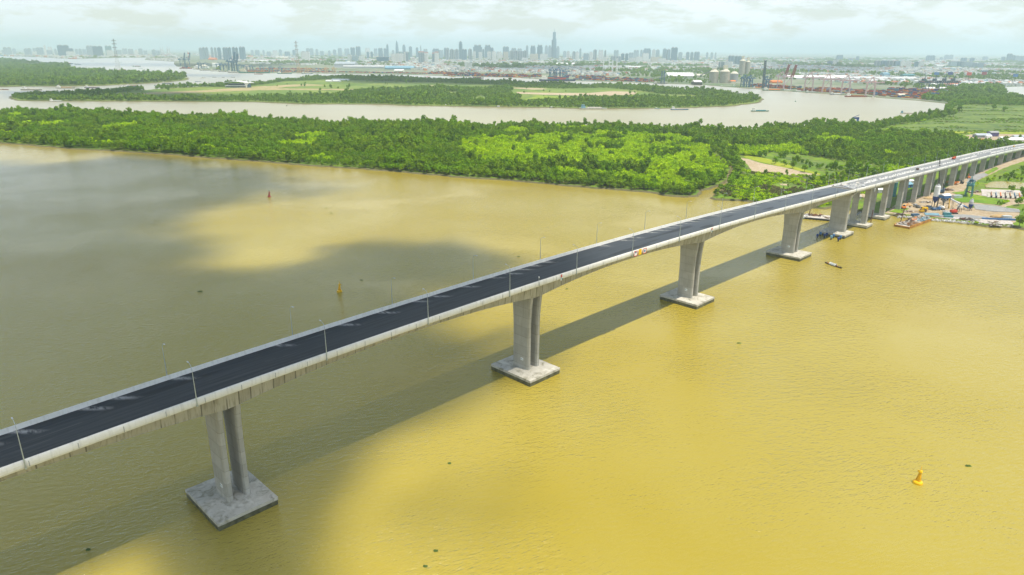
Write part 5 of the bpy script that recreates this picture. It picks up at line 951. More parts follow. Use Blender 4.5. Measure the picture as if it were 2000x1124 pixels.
for px, py, lp, hm, lb, kd, ld in SHIPS:
    p = at(px, py); L = lp * p.y / FPX * 1.02; kd2 = kd
    e = ship(px, py, L, M[hm], lb, kd2, random.uniform(-.12, .12), B=max(L * .15, 2.5), loadm=M[ld] if ld else None, cabm=M['cream'] if hm == 'teal' and lp > 40 else (M['lightblue'] if 'blue wheelhouse' in lb or 'blue cabin' in lb else M['white']), D=max(1.3, L * (.05 if lp < 30 else .04)), cat='ship' if lp * p.y / FPX > 60 else 'boat', name='cargo_ship' if lp * p.y / FPX > 60 else 'cargo_boat')
    if hm in ('navy', 'maroon') and kd == 'cargo':
        mb = MB(); rr = random.Random(int(px)); n = int(L * .6 / 13)
        for i in range(n):
            for j in range(3):
                for k in range(rr.randint(2, 5)): mb.box((-L * .22 + i * 13, (j - 1) * L * .04, L * .045 + k * 2.7), (12.2, L * .038, 2.6), 0, rr.randrange(4))
        mb.build('deck_cargo', [M['navy'], M['red'], M['teal'], M['maroon']], e)
# dark blue rig on the near shore
e = empty('pontoon_crane', 'blue and white pontoon crane seen behind the trees on the mid river shore', 'crane', at(1672, 246).to_tuple(), .2); mb = MB(); mb.box((0, 0, 0), (14, 8, 2)); mb.build('pontoon', M['navy'], e); mb = MB(); mb.box((1.5, 0, 2), (2.8, 2.8, 13)); mb.build('tower', M['blue'], e); mb = MB(); mb.box((-3, 0, 12), (12, 3.4, 3)); mb.bar((-9, 0, 15), (3, 0, 19), .8); mb.build('boom_house', M['navy'], e); mb = MB(); mb.box((-4.5, 0, 2), (5, 5, 7)); mb.build('deckhouse', M['white'], e)

# ------------------------------------------------------------------ towers, silos, sheds and cranes of the far bank
def facade(name, a, b, c, fx=6.5, fz=3.4):
    """plastered wall with window strips between balconies and floor bands"""
    m = bpy.data.materials.new(name); m.use_nodes = True; n, l = nodes(m); q = n['Principled BSDF']; q.inputs['Roughness'].default_value = .7
    o = n.new('ShaderNodeTexCoord').outputs['Object']; sp = n.new('ShaderNodeSeparateXYZ'); l.new(o, sp.inputs[0])
    h = math_(n, l, 'ADD', sp.outputs[0], sp.outputs[1]); fr = math_(n, l, 'FRACT', math_(n, l, 'MULTIPLY', h, 1 / fx)); st = math_(n, l, 'LESS_THAN', fr, .52)
    fz_ = math_(n, l, 'LESS_THAN', math_(n, l, 'FRACT', math_(n, l, 'MULTIPLY', sp.outputs[2], 1 / fz)), .62)
    b3 = math_(n, l, 'LESS_THAN', math_(n, l, 'FRACT', math_(n, l, 'MULTIPLY', h, 1 / (fx * 4.3))), .16)
    w_ = mix_(n, l, math_(n, l, 'MULTIPLY', st, fz_), a, b); w_ = mix_(n, l, b3, w_, c); l.new(w_, q.inputs['Base Color']); return m
FA = dict(p=facade('pale_apartment', (.33, .42, .47), (.10, .18, .24), (.24, .33, .38)), w=facade('white_apartment', (.74, .74, .70), (.30, .34, .36), (.62, .62, .58)), m=facade('blue_grey_tower', (.10, .20, .28), (.03, .09, .14), (.18, .28, .35)),
    d=facade('dark_glass_tower', (.015, .10, .18), (.01, .06, .12), (.02, .11, .18)), g=facade('grey_slab', (.20, .27, .31), (.05, .09, .13), (.45, .46, .45)), t=facade('tan_apartment', (.62, .56, .45), (.30, .28, .24), (.5, .46, .38)), c=facade('cyan_glass', (.08, .24, .27), (.05, .16, .20), (.10, .26, .28)))
TD = dict(p='pale blue grey', w='white', m='blue grey', d='dark blue glass', g='grey striped', t='tan', c='teal glass')
T = [(6,20,92.5,'p',0),(2,12,98,'p',0),(23,29,95,'p',0),(46,53,95,'p',0),(53,59,94.5,'p',0),(63,71,94,'p',0),(71,83,93,'p',0),(85,89,88.5,'w',0),(62,72,100.6,'w',0),(90,100,98,'p',0),(93,101,92,'w',12500),(105,109,95.6,'p',0),(112.5,133,88,'d',7500),(133,141,94.5,'d',7600),(128,144,100.6,'w',7200),
(146,151,96,'p',0),(153,158,95.5,'p',0),(160,167,96,'p',0),(169,181,89.5,'p',8600),(181,199,90,'d',7000),(205,217,89.5,'c',8800),(207,219,98,'w',8300),(227,236,98,'p',0),(238,247,95,'p',0),(249,259,96,'p',0),(262,268,98,'w',0),(270,277,95,'p',0),(279,286,99,'p',0),(296,303,97,'p',0),(305,311,99,'p',0),
(388,394,93.6,'p',8500),(394.5,400,92.5,'p',8500),(400.7,405.6,92.5,'p',8500),(411,415.6,92.5,'p',8500),(417.5,422,93,'p',8500),(424,430.6,92.5,'m',8500),(435,445,93,'m',8000),(445.8,450.6,92,'m',8000),(452.5,459,92,'m',8000),(459.6,464,92.5,'m',8000),(467,478,91.5,'m',8000),
(489,494,98,'p',0),(497.5,506,98,'p',0),(512,516,98,'p',0),(520,528,101,'p',0),(532,541,99,'w',0),(544,550,97,'p',0),(555,565,101,'m',0),(571,575.6,97.5,'m',0),(587.5,604,100.5,'w',7500),(597,612,94.5,'p',12500),(616,621,96,'p',12500),(625,632,100,'p',0),(640,645,99,'p',0),(650,656,97,'p',0),(660,667,94.3,'p',12000),(672.5,682,95,'p',12000),(684,693.3,92.7,'m',10500),(695,704,90.7,'m',10500),
(713,722,94,'w',12500),(715.5,720.6,101,'m',9500),(723,728,101,'m',9500),(730,737,95,'p',12000),(739,747,94,'m',10500),(749,755,94.5,'m',10500),(754.5,759,87.5,'m',10500),(765,770,98,'p',11500),(786,792,88.3,'m',10800),(798.6,804.8,90.5,'m',10800),(812,817,92.5,'m',10800),(820.5,823,90,'p',11500),(827,835,96,'p',11500),(844,858.5,95.5,'m',10500),(858,866,98,'p',10500),(867,877,93.5,'m',10500),
(869,877.5,96,'g',8600),(878.5,887,96,'g',8600),(888,896,96,'g',8600),(896.5,903,82,'m',9200),(902,912,96,'m',8400),(914.5,922,95.5,'g',8500),(924,929,100,'w',8700),(924,942,89,'m',10500),(942,946,96,'m',10600),(946.5,959,89,'m',10500),(959,964,93,'m',10500),(934.6,942,101.4,'w',8700),(951,959,100.3,'w',8700),(960,968.4,100,'w',8700),(970,980,101.4,'w',8800),(982,994,91,'m',10500),(983,993,101,'t',8800),
(995,1003,99,'g',8400),(1003.6,1012,99,'g',8400),(1012.6,1021,99,'g',8400),(1021.6,1029.5,99,'g',8400),(999,1008,94,'p',10500),(1011,1019,95,'p',10500),(1027,1032,90,'p',10500),(1036,1046,90.5,'m',10000),(1049,1060,89,'m',10000),(1035,1051.6,105.3,'t',8800),(1054,1070,105.5,'w',8800),(1064,1070,90,'p',10800),(1070.5,1077,90,'p',10800),(1087,1092.6,91.4,'p',10800),
(1100,1106,100,'p',0),(1107,1113,100,'w',0),(1118.6,1124,100.5,'g',9500),(1125,1131,101,'w',9500),(1131.6,1135.5,95,'p',10500),(1140,1150.5,104.5,'p',9000),(1152,1158,101.7,'w',9000),(1159,1166,97,'g',8800),(1169,1178.5,98,'w',8800),(1180.6,1184.4,98,'g',8800),(1177,1186,111.5,'w',7800),(1199,1208.6,98,'p',10500),(1194,1204,109.4,'g',7900),(1205,1214,109.8,'g',7900),(1213.5,1220,104.5,'d',8600),(1222,1228,104.5,'d',8600),(1229,1238,103,'p',9000),(1238,1248,98,'p',9500),(1250.6,1255.5,97.5,'p',9800),(1256,1272,95,'m',10000),(1255,1268,104,'w',8600),
(1229.6,1245,113,'w',7600),(1243.6,1256,111,'w',7500),(1273.7,1280.7,97,'w',9500),(1281.5,1288.4,97,'p',9500),(1272,1291,111.5,'t',7700),(1285.6,1302,114,'w',7500),(1294.7,1302.4,95,'m',9200),(1303,1309.4,96,'m',9200),(1311,1323.4,92.3,'d',8800),(1326,1333,102,'p',9500),(1341,1347,101.7,'m',9200),(1349,1355,101.7,'m',9200),(1356.5,1367,101.3,'m',9000),(1380,1384,102.4,'p',10500),(1388.5,1393.4,102.7,'p',10500),(1397,1399.7,102.7,'p',10500),
(678,686,107,'w',7400),(686.5,698.5,109,'p',7400),(700,711.5,109,'w',7300),(734,759,111,'d',7300),(763,771,105,'w',7200),(772,787,104,'w',7100),(787.5,792,101.5,'w',7150),(792.5,797,103,'g',7100),(773,801,101.5,'c',8000),(817,828,101.5,'g',7000),(828.5,836,103,'w',7000),(843.5,848,104,'g',6900),(848.5,856.5,102,'w',6900),(907,913,123,'w',5300),(913.5,922,123,'w',5300),(1018.5,1032,113,'w',8300),
(1424,1436,109,'m',6800),(1437,1450,109.5,'m',6800),(1406,1418,120.6,'g',5200),(1419,1434,120.6,'w',5200),(1619,1629,119,'m',6500),(1629.5,1634.5,117,'w',6500),(1635.6,1641,116,'w',6500),(1636,1647.5,107.7,'m',10500),(1674,1680,110,'m',10500),(1712.5,1722,118.6,'g',6200),(1723,1735,118.6,'m',6200),(1736,1749,118.8,'g',6200),(1750,1761,119.2,'m',6200),(1762.5,1772,119.3,'w',6300),(1773,1783,119.3,'w',6300),(1790,1798,120,'m',6200),(1799,1809,120.3,'w',6200),
(1811,1828,108.7,'m',9800),(1847,1863,107.5,'p',11500),(1859,1872,120,'p',6500),(1873,1886,120,'m',6500),(1880,1891,113,'m',9000),(1897.5,1905.6,113,'m',9000),(1885.6,1905,121,'p',6000),(1904,1926,123,'p',5900),(1925,1941,137.5,'m',4500),(1942,1958,138.2,'p',4500),(1922.5,1931,110.6,'p',10500),(1959,1965.6,111,'m',9500),(1969,1978,105,'m',9500),(1978,1985,108,'m',9500),(1986,1993,109,'p',9500),(1994,2003,109.5,'p',9500),(1500,1508,121.5,'w',6500),(1509,1519,121.5,'w',6500),(1532,1542,122,'g',6800),(1543,1552,122,'g',6800),(1691,1697,141,'t',4200),(1838,1844,112,'p',10500),(1660,1668,114,'p',9500)]
T.sort(key=lambda t: t[0]); ROOFM = mat('roof_room', (.40, .41, .41), .8, .1, .1); REDR = mat('dark_red_roof', (.24, .14, .13), .8, .1, .1)
def side(px, i, py, D):
    cx = (T[i][0] + T[i][1]) / 2
    A = ((193, 'the lone dark square tower'), (321, 'the cable stayed bridge'), (776, 'the curved pointed skyscraper'), (1082, 'the tall spired skyscraper'), (1317, 'the darkest stepped tower'), (1640, 'the two toned tower pair'), (1914, 'the wide pale far block'))
    a = min(A, key=lambda q: abs(q[0] - cx)); lo = sum(1 for t in T if a[0] < (t[0] + t[1]) / 2 < cx); hi = sum(1 for t in T if cx < (t[0] + t[1]) / 2 < a[0])
    if abs(a[0] - cx) < 6: return 'standing at ' + a[1].replace('the ', 'the place of the ', 1) if False else 'right beside ' + a[1]
    n = (lo if cx > a[0] else hi); return '%s building to the %s of %s' % (ORD[min(n, 19)], 'right' if cx > a[0] else 'left', a[1])
for i, (x0, x1, top, k_, D) in enumerate(T):
    cx = (x0 + x1) / 2; rr = random.Random(i)
    if not D: D = rr.uniform(10500, 12500)
    if cx < 290: D = max(D, 10200 + (D - 7000) * .2)
    a, b = atD(x0, D), atD(x1, D); wd = (b - a).length; h = zat(cx, top, D); p = atD(cx, D); rz = rr.uniform(-.25, .25) - atan2(p.x, p.y) * .6
    lb = '%s %s, %s' % (TD[k_], 'slab block' if (x1 - x0) > 11 else ('tall tower' if h > 130 else 'tower block'), side(cx, i, top, D))
    if x0 == 181: lb = 'dark square glass tower standing alone, largest at the far left'
    if x0 == 1311: lb = 'darkest stepped tower of the skyline right of the centre'
    e = empty('tower_block' if h < 150 else 'skyscraper', lb, 'building', (p.x, p.y, 1), rz, 'buildings of the city skyline'); dp = min(wd * .8, 38) * rr.uniform(.8, 1.1)
    wd *= .93; mb = MB(); hr = h * .05 + 2
    if h > 170 or (k_ == 'm' and wd > 90): mb.box((0, 0, 0), (wd, dp, h * .88)); mb.box((0, 0, h * .88), (wd * .78, dp * .8, h * .12 - hr * .3))
    else: mb.box((0, 0, 0), (wd, dp, h - hr))
    mb.build('wall', FA[k_], e); mb = MB(); n = 2 if wd > 50 else 1
    if x0 in (817, 848.5, 828.5, 843.5): mb.gable((0, 0, h - hr), (wd, dp), hr * 1.6); mb.build('roof', REDR, e)
    else:
        for j in range(n): mb.box(((j - (n - 1) / 2) * wd * .5, 0, h - hr if h <= 170 else h - hr * .3 - .5), (wd * .32 if n > 1 else wd * .5, dp * .5, hr))
        mb.build('roof_room', ROOFM, e)
# the spired skyscraper and the curved one
D = 10900; p = atD(1082, D); H0 = zat(1082, 55.5, D); e = empty('skyscraper', 'tall spired skyscraper rising far above the rest of the skyline', 'building', (p.x, p.y, 1), .2, 'buildings of the city skyline')
for x_, y_, wd, hh in ((0, 0, 40, .87), (-22, 5, 26, .62), (22, 5, 26, .57), (-10, -20, 26, .72), (12, -20, 26, .66), (0, 22, 28, .5), (-34, 0, 18, .38), (34, 0, 18, .34)): mb = MB(); mb.box((x_, y_, 0), (wd, wd, H0 * hh), top=(.86, .86)); mb.build('tower_stack', FA['m'], e)
mb = MB(); mb.tube((0, 0, H0 * .86), (0, 0, H0 * .93), 9, 4, 8); mb.tube((0, 0, H0 * .93), (0, 0, H0), 3, .8, 6); mb.build('spire', M['galvanised'], e)
D = 11000; p = atD(775.5, D); H0 = zat(775.5, 79.5, D); e = empty('skyscraper', 'pointed skyscraper with curved sides left of the centre', 'building', (p.x, p.y, 1), .2, 'buildings of the city skyline'); mb = MB(); mb.lathe([(22, 0), (24, H0 * .3), (21, H0 * .6), (14, H0 * .85), (5, H0 * .97), (1, H0)], n=16); mb.build('shaft', FA['m'], e); mb = MB(); mb.lathe([(6, H0 * .70), (24, H0 * .73), (6, H0 * .74)], n=16); mb.build('sky_deck', M['grey'], e)
# cable stayed bridge
D = 8800; e = empty('cable_stayed_bridge', 'distant cable stayed bridge with two H shaped towers over the far river', 'bridge', (0, 0, 0), 0); P1, P2 = atD(315.3, D), atD(328.3, D - 300); ux = (P2 - P1).normalized()
for P_ in (P1, P2):
    mb = MB(); hh = zat(P_.x and 315, 91.5, D)
    for q in (-14, 14): mb.box((P_.x + q, P_.y, 0), (5, 6, hh), top=(.6, .6))
    mb.box((P_.x, P_.y, 52), (30, 5, 6)); mb.box((P_.x, P_.y, hh * .72), (26, 4, 5)); mb.build('pylon', M['lightgrey'], e)
    for s_ in (-1, 1):
        mb = MB()
        for j in range(1, 8): mb.bar((P_.x - 12, P_.y, hh * (.6 + .05 * j)), (P_.x + ux.x * s_ * j * 22, P_.y + ux.y * s_ * j * 22, 52 - j), .5)
        mb.build('stay_cables', M['lightgrey'], e)
mb = MB(); pts = [atD(px_, D - (px_ - 290) * 20) for px_ in range(290, 352, 4)]; zz = [22 + 34 * sin(pi * min(1, max(0, i / (len(pts) - 1)))) for i in range(len(pts))]
for i in range(len(pts) - 1): mb.rings([[(p_.x, p_.y + sy, z_ + sz) for sy, sz in ((-12, -2), (12, -2), (12, 2), (-12, 2))] for p_, z_ in ((pts[i], zz[i]), (pts[i + 1], zz[i + 1]))])
mb.build('deck', M['lightgrey'], e)
# river crossing pylons
def pylon(px, pyb, pyt, m1, m2, label, wb=.16, t=1.3, group='tall lattice pylons'):
    p = at(px, pyb); h = zat(px, pyt, p.y); e = empty('lattice_pylon', label, 'pylon', (p.x, p.y, 0), .5, group); mb = MB(); mb.lattice((0, 0, 0), (0, 0, h * .42), h * wb, h * .075, 6, t); mb.build('lower_mast', m1, e)
    mb = MB(); mb.lattice((0, 0, h * .42), (0, 0, h), h * .075, h * .02, 10, t); mb.build('upper_mast', m2, e)
    for q in (.72, .84, .94): mb = MB(); mb.lattice((-h * .07, 0, h * q), (h * .07, 0, h * q), h * .02, h * .02, 4, t * .7); mb.build('cross_arm', m2, e)
    return e
pylon(231.5, 138, 76, M['lightgrey'], M['steel_dark'], 'very tall thin lattice pylon standing in the river at the far left'); pylon(583, 142, 80, mat('pylon_faded', (.45, .28, .26), .7, .1, .1), mat('pylon_dark', (.22, .18, .18), .7, .1, .1), 'tall red and white lattice pylon over the far port left of the centre', .08, .8)
for i, (px, lb) in enumerate(((1178, 'leftmost'), (1189, 'second'), (1196, 'third'), (1204, 'rightmost'))): pylon(px, 141, 117 - i % 2 * 3, M['white'], M['white'], 'slim white lattice pylon on the green flats, %s of the four' % lb, .12, .9)
# port cranes
def sts(px, py, hpx, up, m_, label, ang=None, name='quay_crane'):
    p = at(px, py); k_ = p.y / FPX; h = hpx * k_; e = empty(name, label, 'crane', (p.x, p.y, 1.5), ang if ang is not None else -.35, 'quay cranes of the ports'); wl = h * .42; t = h * .045
    for sx in (-1, 1):
        mb = MB()
        for sy in (-1, 1): mb.bar((sx * wl / 2, sy * wl * .32, 0), (sx * wl / 2 * .9, sy * wl * .28, h * .72), t * 1.5)
        mb.bar((sx * wl / 2, -wl * .32, h * .22), (sx * wl / 2, wl * .32, h * .22), t); mb.bar((sx * wl * .46, -wl * .3, h * .70), (sx * wl * .46, wl * .3, h * .70), t * 1.3); mb.bar((sx * wl / 2, -wl * .3, h * .24), (sx * wl * .46, wl * .28, h * .70), t * .8); mb.build('leg_frame', m_, e)
    mb = MB(); mb.bar((-wl * .5, -wl * .32, h * .22), (wl * .48, -wl * .28, h * .70), t * .8); mb.bar((-wl * .9, -wl * .1, h * .72), (wl * (1.5 if not up else .5), -wl * .1, h * .72), t * 1.6); mb.bar((-wl * .9, wl * .1, h * .72), (wl * (1.5 if not up else .5), wl * .1, h * .72), t * 1.6); mb.build('main_girder', m_, e)
    mb = MB(); mb.bar((wl * .4, 0, h * .70), (wl * .1, 0, h), t * 1.3); mb.bar((-wl * .4, 0, h * .70), (wl * .1, 0, h), t); mb.bar((wl * .1, 0, h), (-wl * .85, 0, h * .74), t * .6)
    if not up: mb.bar((wl * .1, 0, h), (wl * 1.4, 0, h * .74), t * .6)
    mb.build('apex_frame', m_, e)
    if up: mb = MB(); mb.lattice((wl * .5, 0, h * .72), (wl * .85, 0, h * 1.0 + h * .42), t * 3, t * 2, 8, t * .9); mb.build('raised_boom', M['maroon'] if m_ == M['pinkcrane'] else m_, e)
    mb = MB(); mb.box((-wl * .6, 0, h * .75), (wl * .35, wl * .3, h * .09)); mb.build('machine_house', M['lightgrey'] if m_ == M['pinkcrane'] else m_, e); mb = MB(); mb.box((wl * .25, 0, h * .64), (wl * .1, wl * .12, h * .05)); mb.build('cab', M['white'], e)
PKs = [(1524, 175, 30, 1, 'leftmost pink quay crane with its dark red boom raised'), (1537, 177, 31, 1, 'second pink quay crane, its dark red boom raised beside the first'), (1578, 181, 34, 0, 'third pink quay crane, boom lowered'), (1613, 184, 34, 0, 'fourth pink quay crane, boom lowered'), (1650, 186.5, 34, 0, 'fifth pink quay crane, boom lowered'), (1698, 191, 35, 0, 'rightmost pink quay crane with a peaked frame')]
for px, py, hp, up, lb in PKs: sts(px, py - 1.5, hp, up, M['pinkcrane'], lb)
for px, py, lb in ((1452, 172, 'dark grey quay crane right of the twin silos'), (1463, 172.5, 'second dark grey quay crane right of the twin silos'), (1495, 174.5, 'dark grey quay crane left of the pink ones')): sts(px, py - 1, 22, 0, M['bluecrane'], lb, .5)
e = empty('tower_crane', 'single upright black boom rising over the dark quay cranes', 'crane', at(1489.5, 174).to_tuple(), 0); p = at(1489.5, 174); k_ = p.y / FPX; mb = MB(); mb.lattice((0, 0, 0), (0, 0, 22 * k_), 6, 5, 6, 1.2); mb.build('mast', M['darkcrane'], e); mb = MB(); mb.lattice((0, 0, 22 * k_), (-1, 0, 51 * k_), 5.5, 4.5, 9, 1.5); mb.build('boom', M['darkcrane'], e); mb = MB(); mb.box((0, 0, 20 * k_), (9, 6, 5)); mb.build('machine_house', M['darkcrane'], e)
for i, (px, py, hp, up, lb) in enumerate(((357, 132, 18, 1, 'blue black quay crane with raised boom, leftmost over the red container ship'), (367, 132, 18, 1, 'blue black quay crane with raised boom, right of the leftmost one'), (391, 135, 13, 0, 'low blue quay crane behind the white dome'), (402, 136, 13, 0, 'low blue quay crane right of the white dome'), (427, 138, 14, 0, 'blue quay crane, left of the dense row'), (434, 138.5, 14, 0, 'blue quay crane in the dense row of dark cranes'), (441, 139, 14, 0, 'blue quay crane, right in the dense row of dark cranes'), (453, 140, 24, 1, 'tall blue black quay crane with a steep raised boom'), (459, 140, 22, 1, 'second tall blue black crane beside the steep one'),
    (470, 140.5, 14, 0, 'blue quay crane behind the bow of the teal ship'), (480, 141, 13, 0, 'blue quay crane behind the middle of the teal ship'), (492, 141.5, 13, 0, 'blue quay crane behind the stern of the teal ship'), (512, 142, 13, 0, 'blue quay crane right of the teal ship'), (530, 142.5, 12, 0, 'small blue quay crane further right of the teal ship'), (548, 143, 12, 0, 'small blue quay crane near the tall red pylon'), (1090, 154, 20, 0, 'dark quay crane above the large dark container ship'), (1078, 154, 20, 0, 'dark quay crane at the superstructure of the large container ship'), (1103, 155, 18, 0, 'dark quay crane at the bow of the large container ship'))): sts(px, py, hp, up, M['bluecrane'], lb, .4 + .1 * (i % 3))
for px, py, lb in ((584, 143.5, 'orange dockside crane, left leg of the pale portal by the red pylon'), (599, 143.5, 'orange dockside crane right of the red pylon'), (637, 144, 'orange crane alone left of the big pale hall'), (652, 144.5, 'pale orange crane beside the big pale hall')): sts(px, py - .5, 11, 0, M['orangecrane'], lb, .8)
e = empty('ship_loader', 'grey ship loader tower with sloping boom left of the dark shed', 'crane', at(1294, 164).to_tuple(), 0); mb = MB(); mb.lattice((0, 0, 0), (0, 0, 50), 14, 10, 6, 1.6); mb.build('tower', M['bluecrane'], e); mb = MB(); mb.lattice((-60, 0, 18), (14, 0, 30), 5, 5, 8, 1.2); mb.build('boom', M['galvanised'], e)
# black yard gantries with billboards behind
for i, (px, lb) in enumerate(((1803, 'leftmost black yard gantry'), (1824, 'second black yard gantry'), (1843, 'third black yard gantry'), (1860, 'rightmost black yard gantry'))):
    p = at(px, 178); e = empty('yard_gantry', lb + ' behind the pale storage roof', 'gantry', (p.x, p.y, 1), .15, 'black yard gantries'); mb = MB(); k_ = p.y / FPX
    for x_ in (-7.5 * k_, 7.5 * k_):
        for y_ in (-9, 9): mb.bar((x_ - 2, y_, 0), (x_, y_ * .6, 15 * k_), 1.5)
    mb.build('leg', M['darkcrane'], e); mb = MB(); mb.lattice((-13 * k_, 0, 16 * k_), (13 * k_, 0, 16 * k_), 6, 6, 7, 2.0); mb.build('bridge_beam', M['darkcrane'], e); mb = MB(); mb.box((-3 * k_, 0, 17.5 * k_), (10, 8, 8)); mb.bar((-3 * k_, 0, 19 * k_), (1 * k_, 0, 27 * k_), 2); mb.build('trolley_house', M['darkcrane'], e)
for px, py, ht, m_, lb in ((1827, 158, 5, 'blue', 'blue billboard on a pole, the left one above the black gantries'), (1853.5, 158, 5, 'navy', 'dark blue billboard on a pole, the right one above the black gantries'), (1890, 159, 5.5, 'red', 'red and white billboard, left of the other red one'), (1919.5, 158, 5.5, 'maroon', 'dark red billboard, the right one of two red ones'), (1980.5, 162, 5.5, 'blue', 'blue billboard near the right edge')):
    p = at(px, py); k_ = p.y / FPX; e = empty('billboard', lb, 'billboard', (p.x, p.y, 1), 0, 'billboards in the distance'); mb = MB(); mb.tube((0, 0, 0), (0, 0, 10 * k_), .8); mb.build('pole', M['steel_dark'], e); mb = MB(); mb.box((0, 0, 10 * k_), (9 * k_, 1.2, ht * k_)); mb.build('board', M[m_], e)
# silos and sheds
def csilo(px, py, wpx, hpx, label, head=0, m_=None):
    p = at(px, py); k_ = p.y / FPX; r = wpx * k_ / 2; h = hpx * k_; e = empty('storage_silo', label, 'silo', (p.x, p.y + r, 1), 0, 'cement silos on the far bank'); mb = MB(); mb.lathe([(r, 0), (r, h)], n=32); mb.build('shell', m_ or M['silo'], e); mb = MB(); mb.lathe([(r * 1.01, h), (r * .35, h + r * .5), (r * .3, h + r * .5)], n=24); mb.build('roof', M['cream'], e)
    if head: mb = MB(); mb.box((0, 0, h + r * .45), (r * .8, r * .8, head * k_)); mb.build('head_house', M['cream'], e)
csilo(1395.5, 163, 17, 20, 'wide cement silo, leftmost, half hidden by trees', 2); csilo(1417, 163.5, 18, 21, 'widest cement silo with domed roof and head house', 7); csilo(1435, 161, 15, 15, 'grey silo with flat roof right of the widest one', 0, M['grey']); csilo(1449.5, 148, 11, 26, 'tall slim twin silo, left one with a slanting head', 6); csilo(1460, 148, 9.5, 24, 'tall slim twin silo, right one', 6)
e = empty('silo_conveyor', 'sloping conveyor gallery rising to the widest cement silo', 'conveyor', (0, 0, 0)); a = at(1370, 158); b = at(1412, 160); mb = MB(); mb.bar((a.x, a.y + 30, 22), (b.x, b.y + 20, 62), 4); mb.build('gallery', M['grey'], e)
def hall(x0, x1, py, hpx, wm, rm, label, dp=30, dome=0, gh=.12, group='large halls and sheds of the far bank'):
    cx = (x0 + x1) / 2; p = at(cx, py); k_ = p.y / FPX; wd = (x1 - x0) * k_; e = empty('warehouse', label, 'building', (p.x, p.y + dp / 2, 1), 0, group); mb = MB(); mb.box((0, 0, 0), (wd, dp, hpx * k_)); mb.build('wall', wm, e); mb = MB()
    if dome: mb.lathe([(dome * k_ / 2, hpx * k_), (dome * k_ * .4, hpx * k_ + dome * k_ * .15), (dome * k_ * .2, hpx * k_ + dome * k_ * .24), (1, hpx * k_ + dome * k_ * .27)], n=20); mb.build('dome_roof', rm, e, True)
    else: mb.gable((0, 0, hpx * k_), (wd * 1.02, dp * 1.04), dp * gh); mb.build('roof', rm, e)
    return e
WH, LG, CR, TE, LBm = M['white'], M['lightgrey'], M['cream'], M['teal'], M['lightblue']
for a in ((654, 692, 133, 7, LG, M['tin'], 'big pale hall with wide low roof left of the domed building', 120), (672, 747, 134, 3, LG, LG, 'long pale warehouse in front of the big pale hall', 60), (753, 806, 136.5, 3, LBm, LBm, 'long light blue roofed warehouse left of the centre', 90), (770, 787, 142, 3, CR, WH, 'cream warehouse in front of the light blue roof', 60),
    (1307, 1356, 153, 3.5, CR, WH, 'long white roofed warehouse above the dark shed', 120), (1362, 1378, 151.5, 3, CR, CR, 'cream warehouse right of the long white one', 60), (1356, 1371, 166.5, 5, M['steel_dark'], WH, 'dark open shed with a white curved roof at the water', 50), (1428, 1437, 164, 4, CR, M['orange'], 'small shed with orange roof at the foot of the silos', 30), (1508, 1528, 163.5, 3, M['orange'], M['orange'], 'orange roofed shed behind the green ship', 40),
    (1540, 1665, 156, 2.6, WH, WH, 'very long white warehouse behind the pink cranes', 90), (1666, 1790, 157, 2.2, WH, LG, 'long pale warehouse right of the very long white one', 70), (1815, 1915, 178, 3.4, WH, WH, 'long bright white storage roof beside the black gantries', 40), (1765, 1785, 187.5, 3, LG, TE, 'pale green roofed shed in the right container yard', 40), (1757, 1775, 190, 3, M['orange'], CR, 'cream roofed shed in front of the pale green one', 30), (1830, 1846, 133.5, 4, WH, LG, 'white block right of the far striped towers', 60),
    (1725, 1737, 152, 7, LBm, LBm, 'bright blue hall above the container yard', 40), (1765, 1787, 153, 5, TE, M['teal'], 'teal hall above the container yard', 40), (484, 492, 115, 4, CR, M['orange'], 'orange roofed shed on the far left bank', 60), (407, 419, 118, 2.6, M['orange'], M['orange'], 'long orange red roof behind the far port', 80), (540, 561, 116, 2.5, CR, CR, 'long cream roof on the left far bank', 80), (506, 521, 121.5, 2, CR, WH, 'pale roof on the left far bank', 60),
    (415, 425, 132.5, 7, WH, WH, 'plain white square shed in the far port', 30), (478, 485, 139.5, 9, CR, CR, 'cream block rising behind the teal ship', 20), (1088, 1130, 128, 1.8, WH, WH, 'long white warehouse on the green flats', 90), (1140, 1168, 135, 2, WH, LG, 'white sheds beyond the green flats', 60), (1180, 1250, 134, 2, WH, WH, 'long white sheds below the skyline', 60)):
    hall(*a[:7], dp=a[7])
hall(674.5, 685, 126.5, 3, M['cream'], WH, 'building with a white dome on the left of the centre', 40, 11); hall(391, 404, 134, 3, WH, CR, 'white storage dome in the far left port', 40, 13); hall(379, 389, 134, 3, WH, LG, 'small pale dome left of the white one', 30, 9)
e = empty('chimney', 'red and white banded chimney at the left end of the far port', 'chimney', at(369.5, 120).to_tuple()); p = at(369.5, 120); k_ = p.y / FPX
for i, m_ in enumerate(('white', 'white', 'red', 'white', 'red', 'white')): mb = MB(); mb.tube((0, 0, i * 3.1 * k_), (0, 0, (i + 1) * 3.1 * k_), (1.2 - i * .08) * k_, (1.12 - i * .08) * k_, 12); mb.build('shaft_band', M[m_], e)
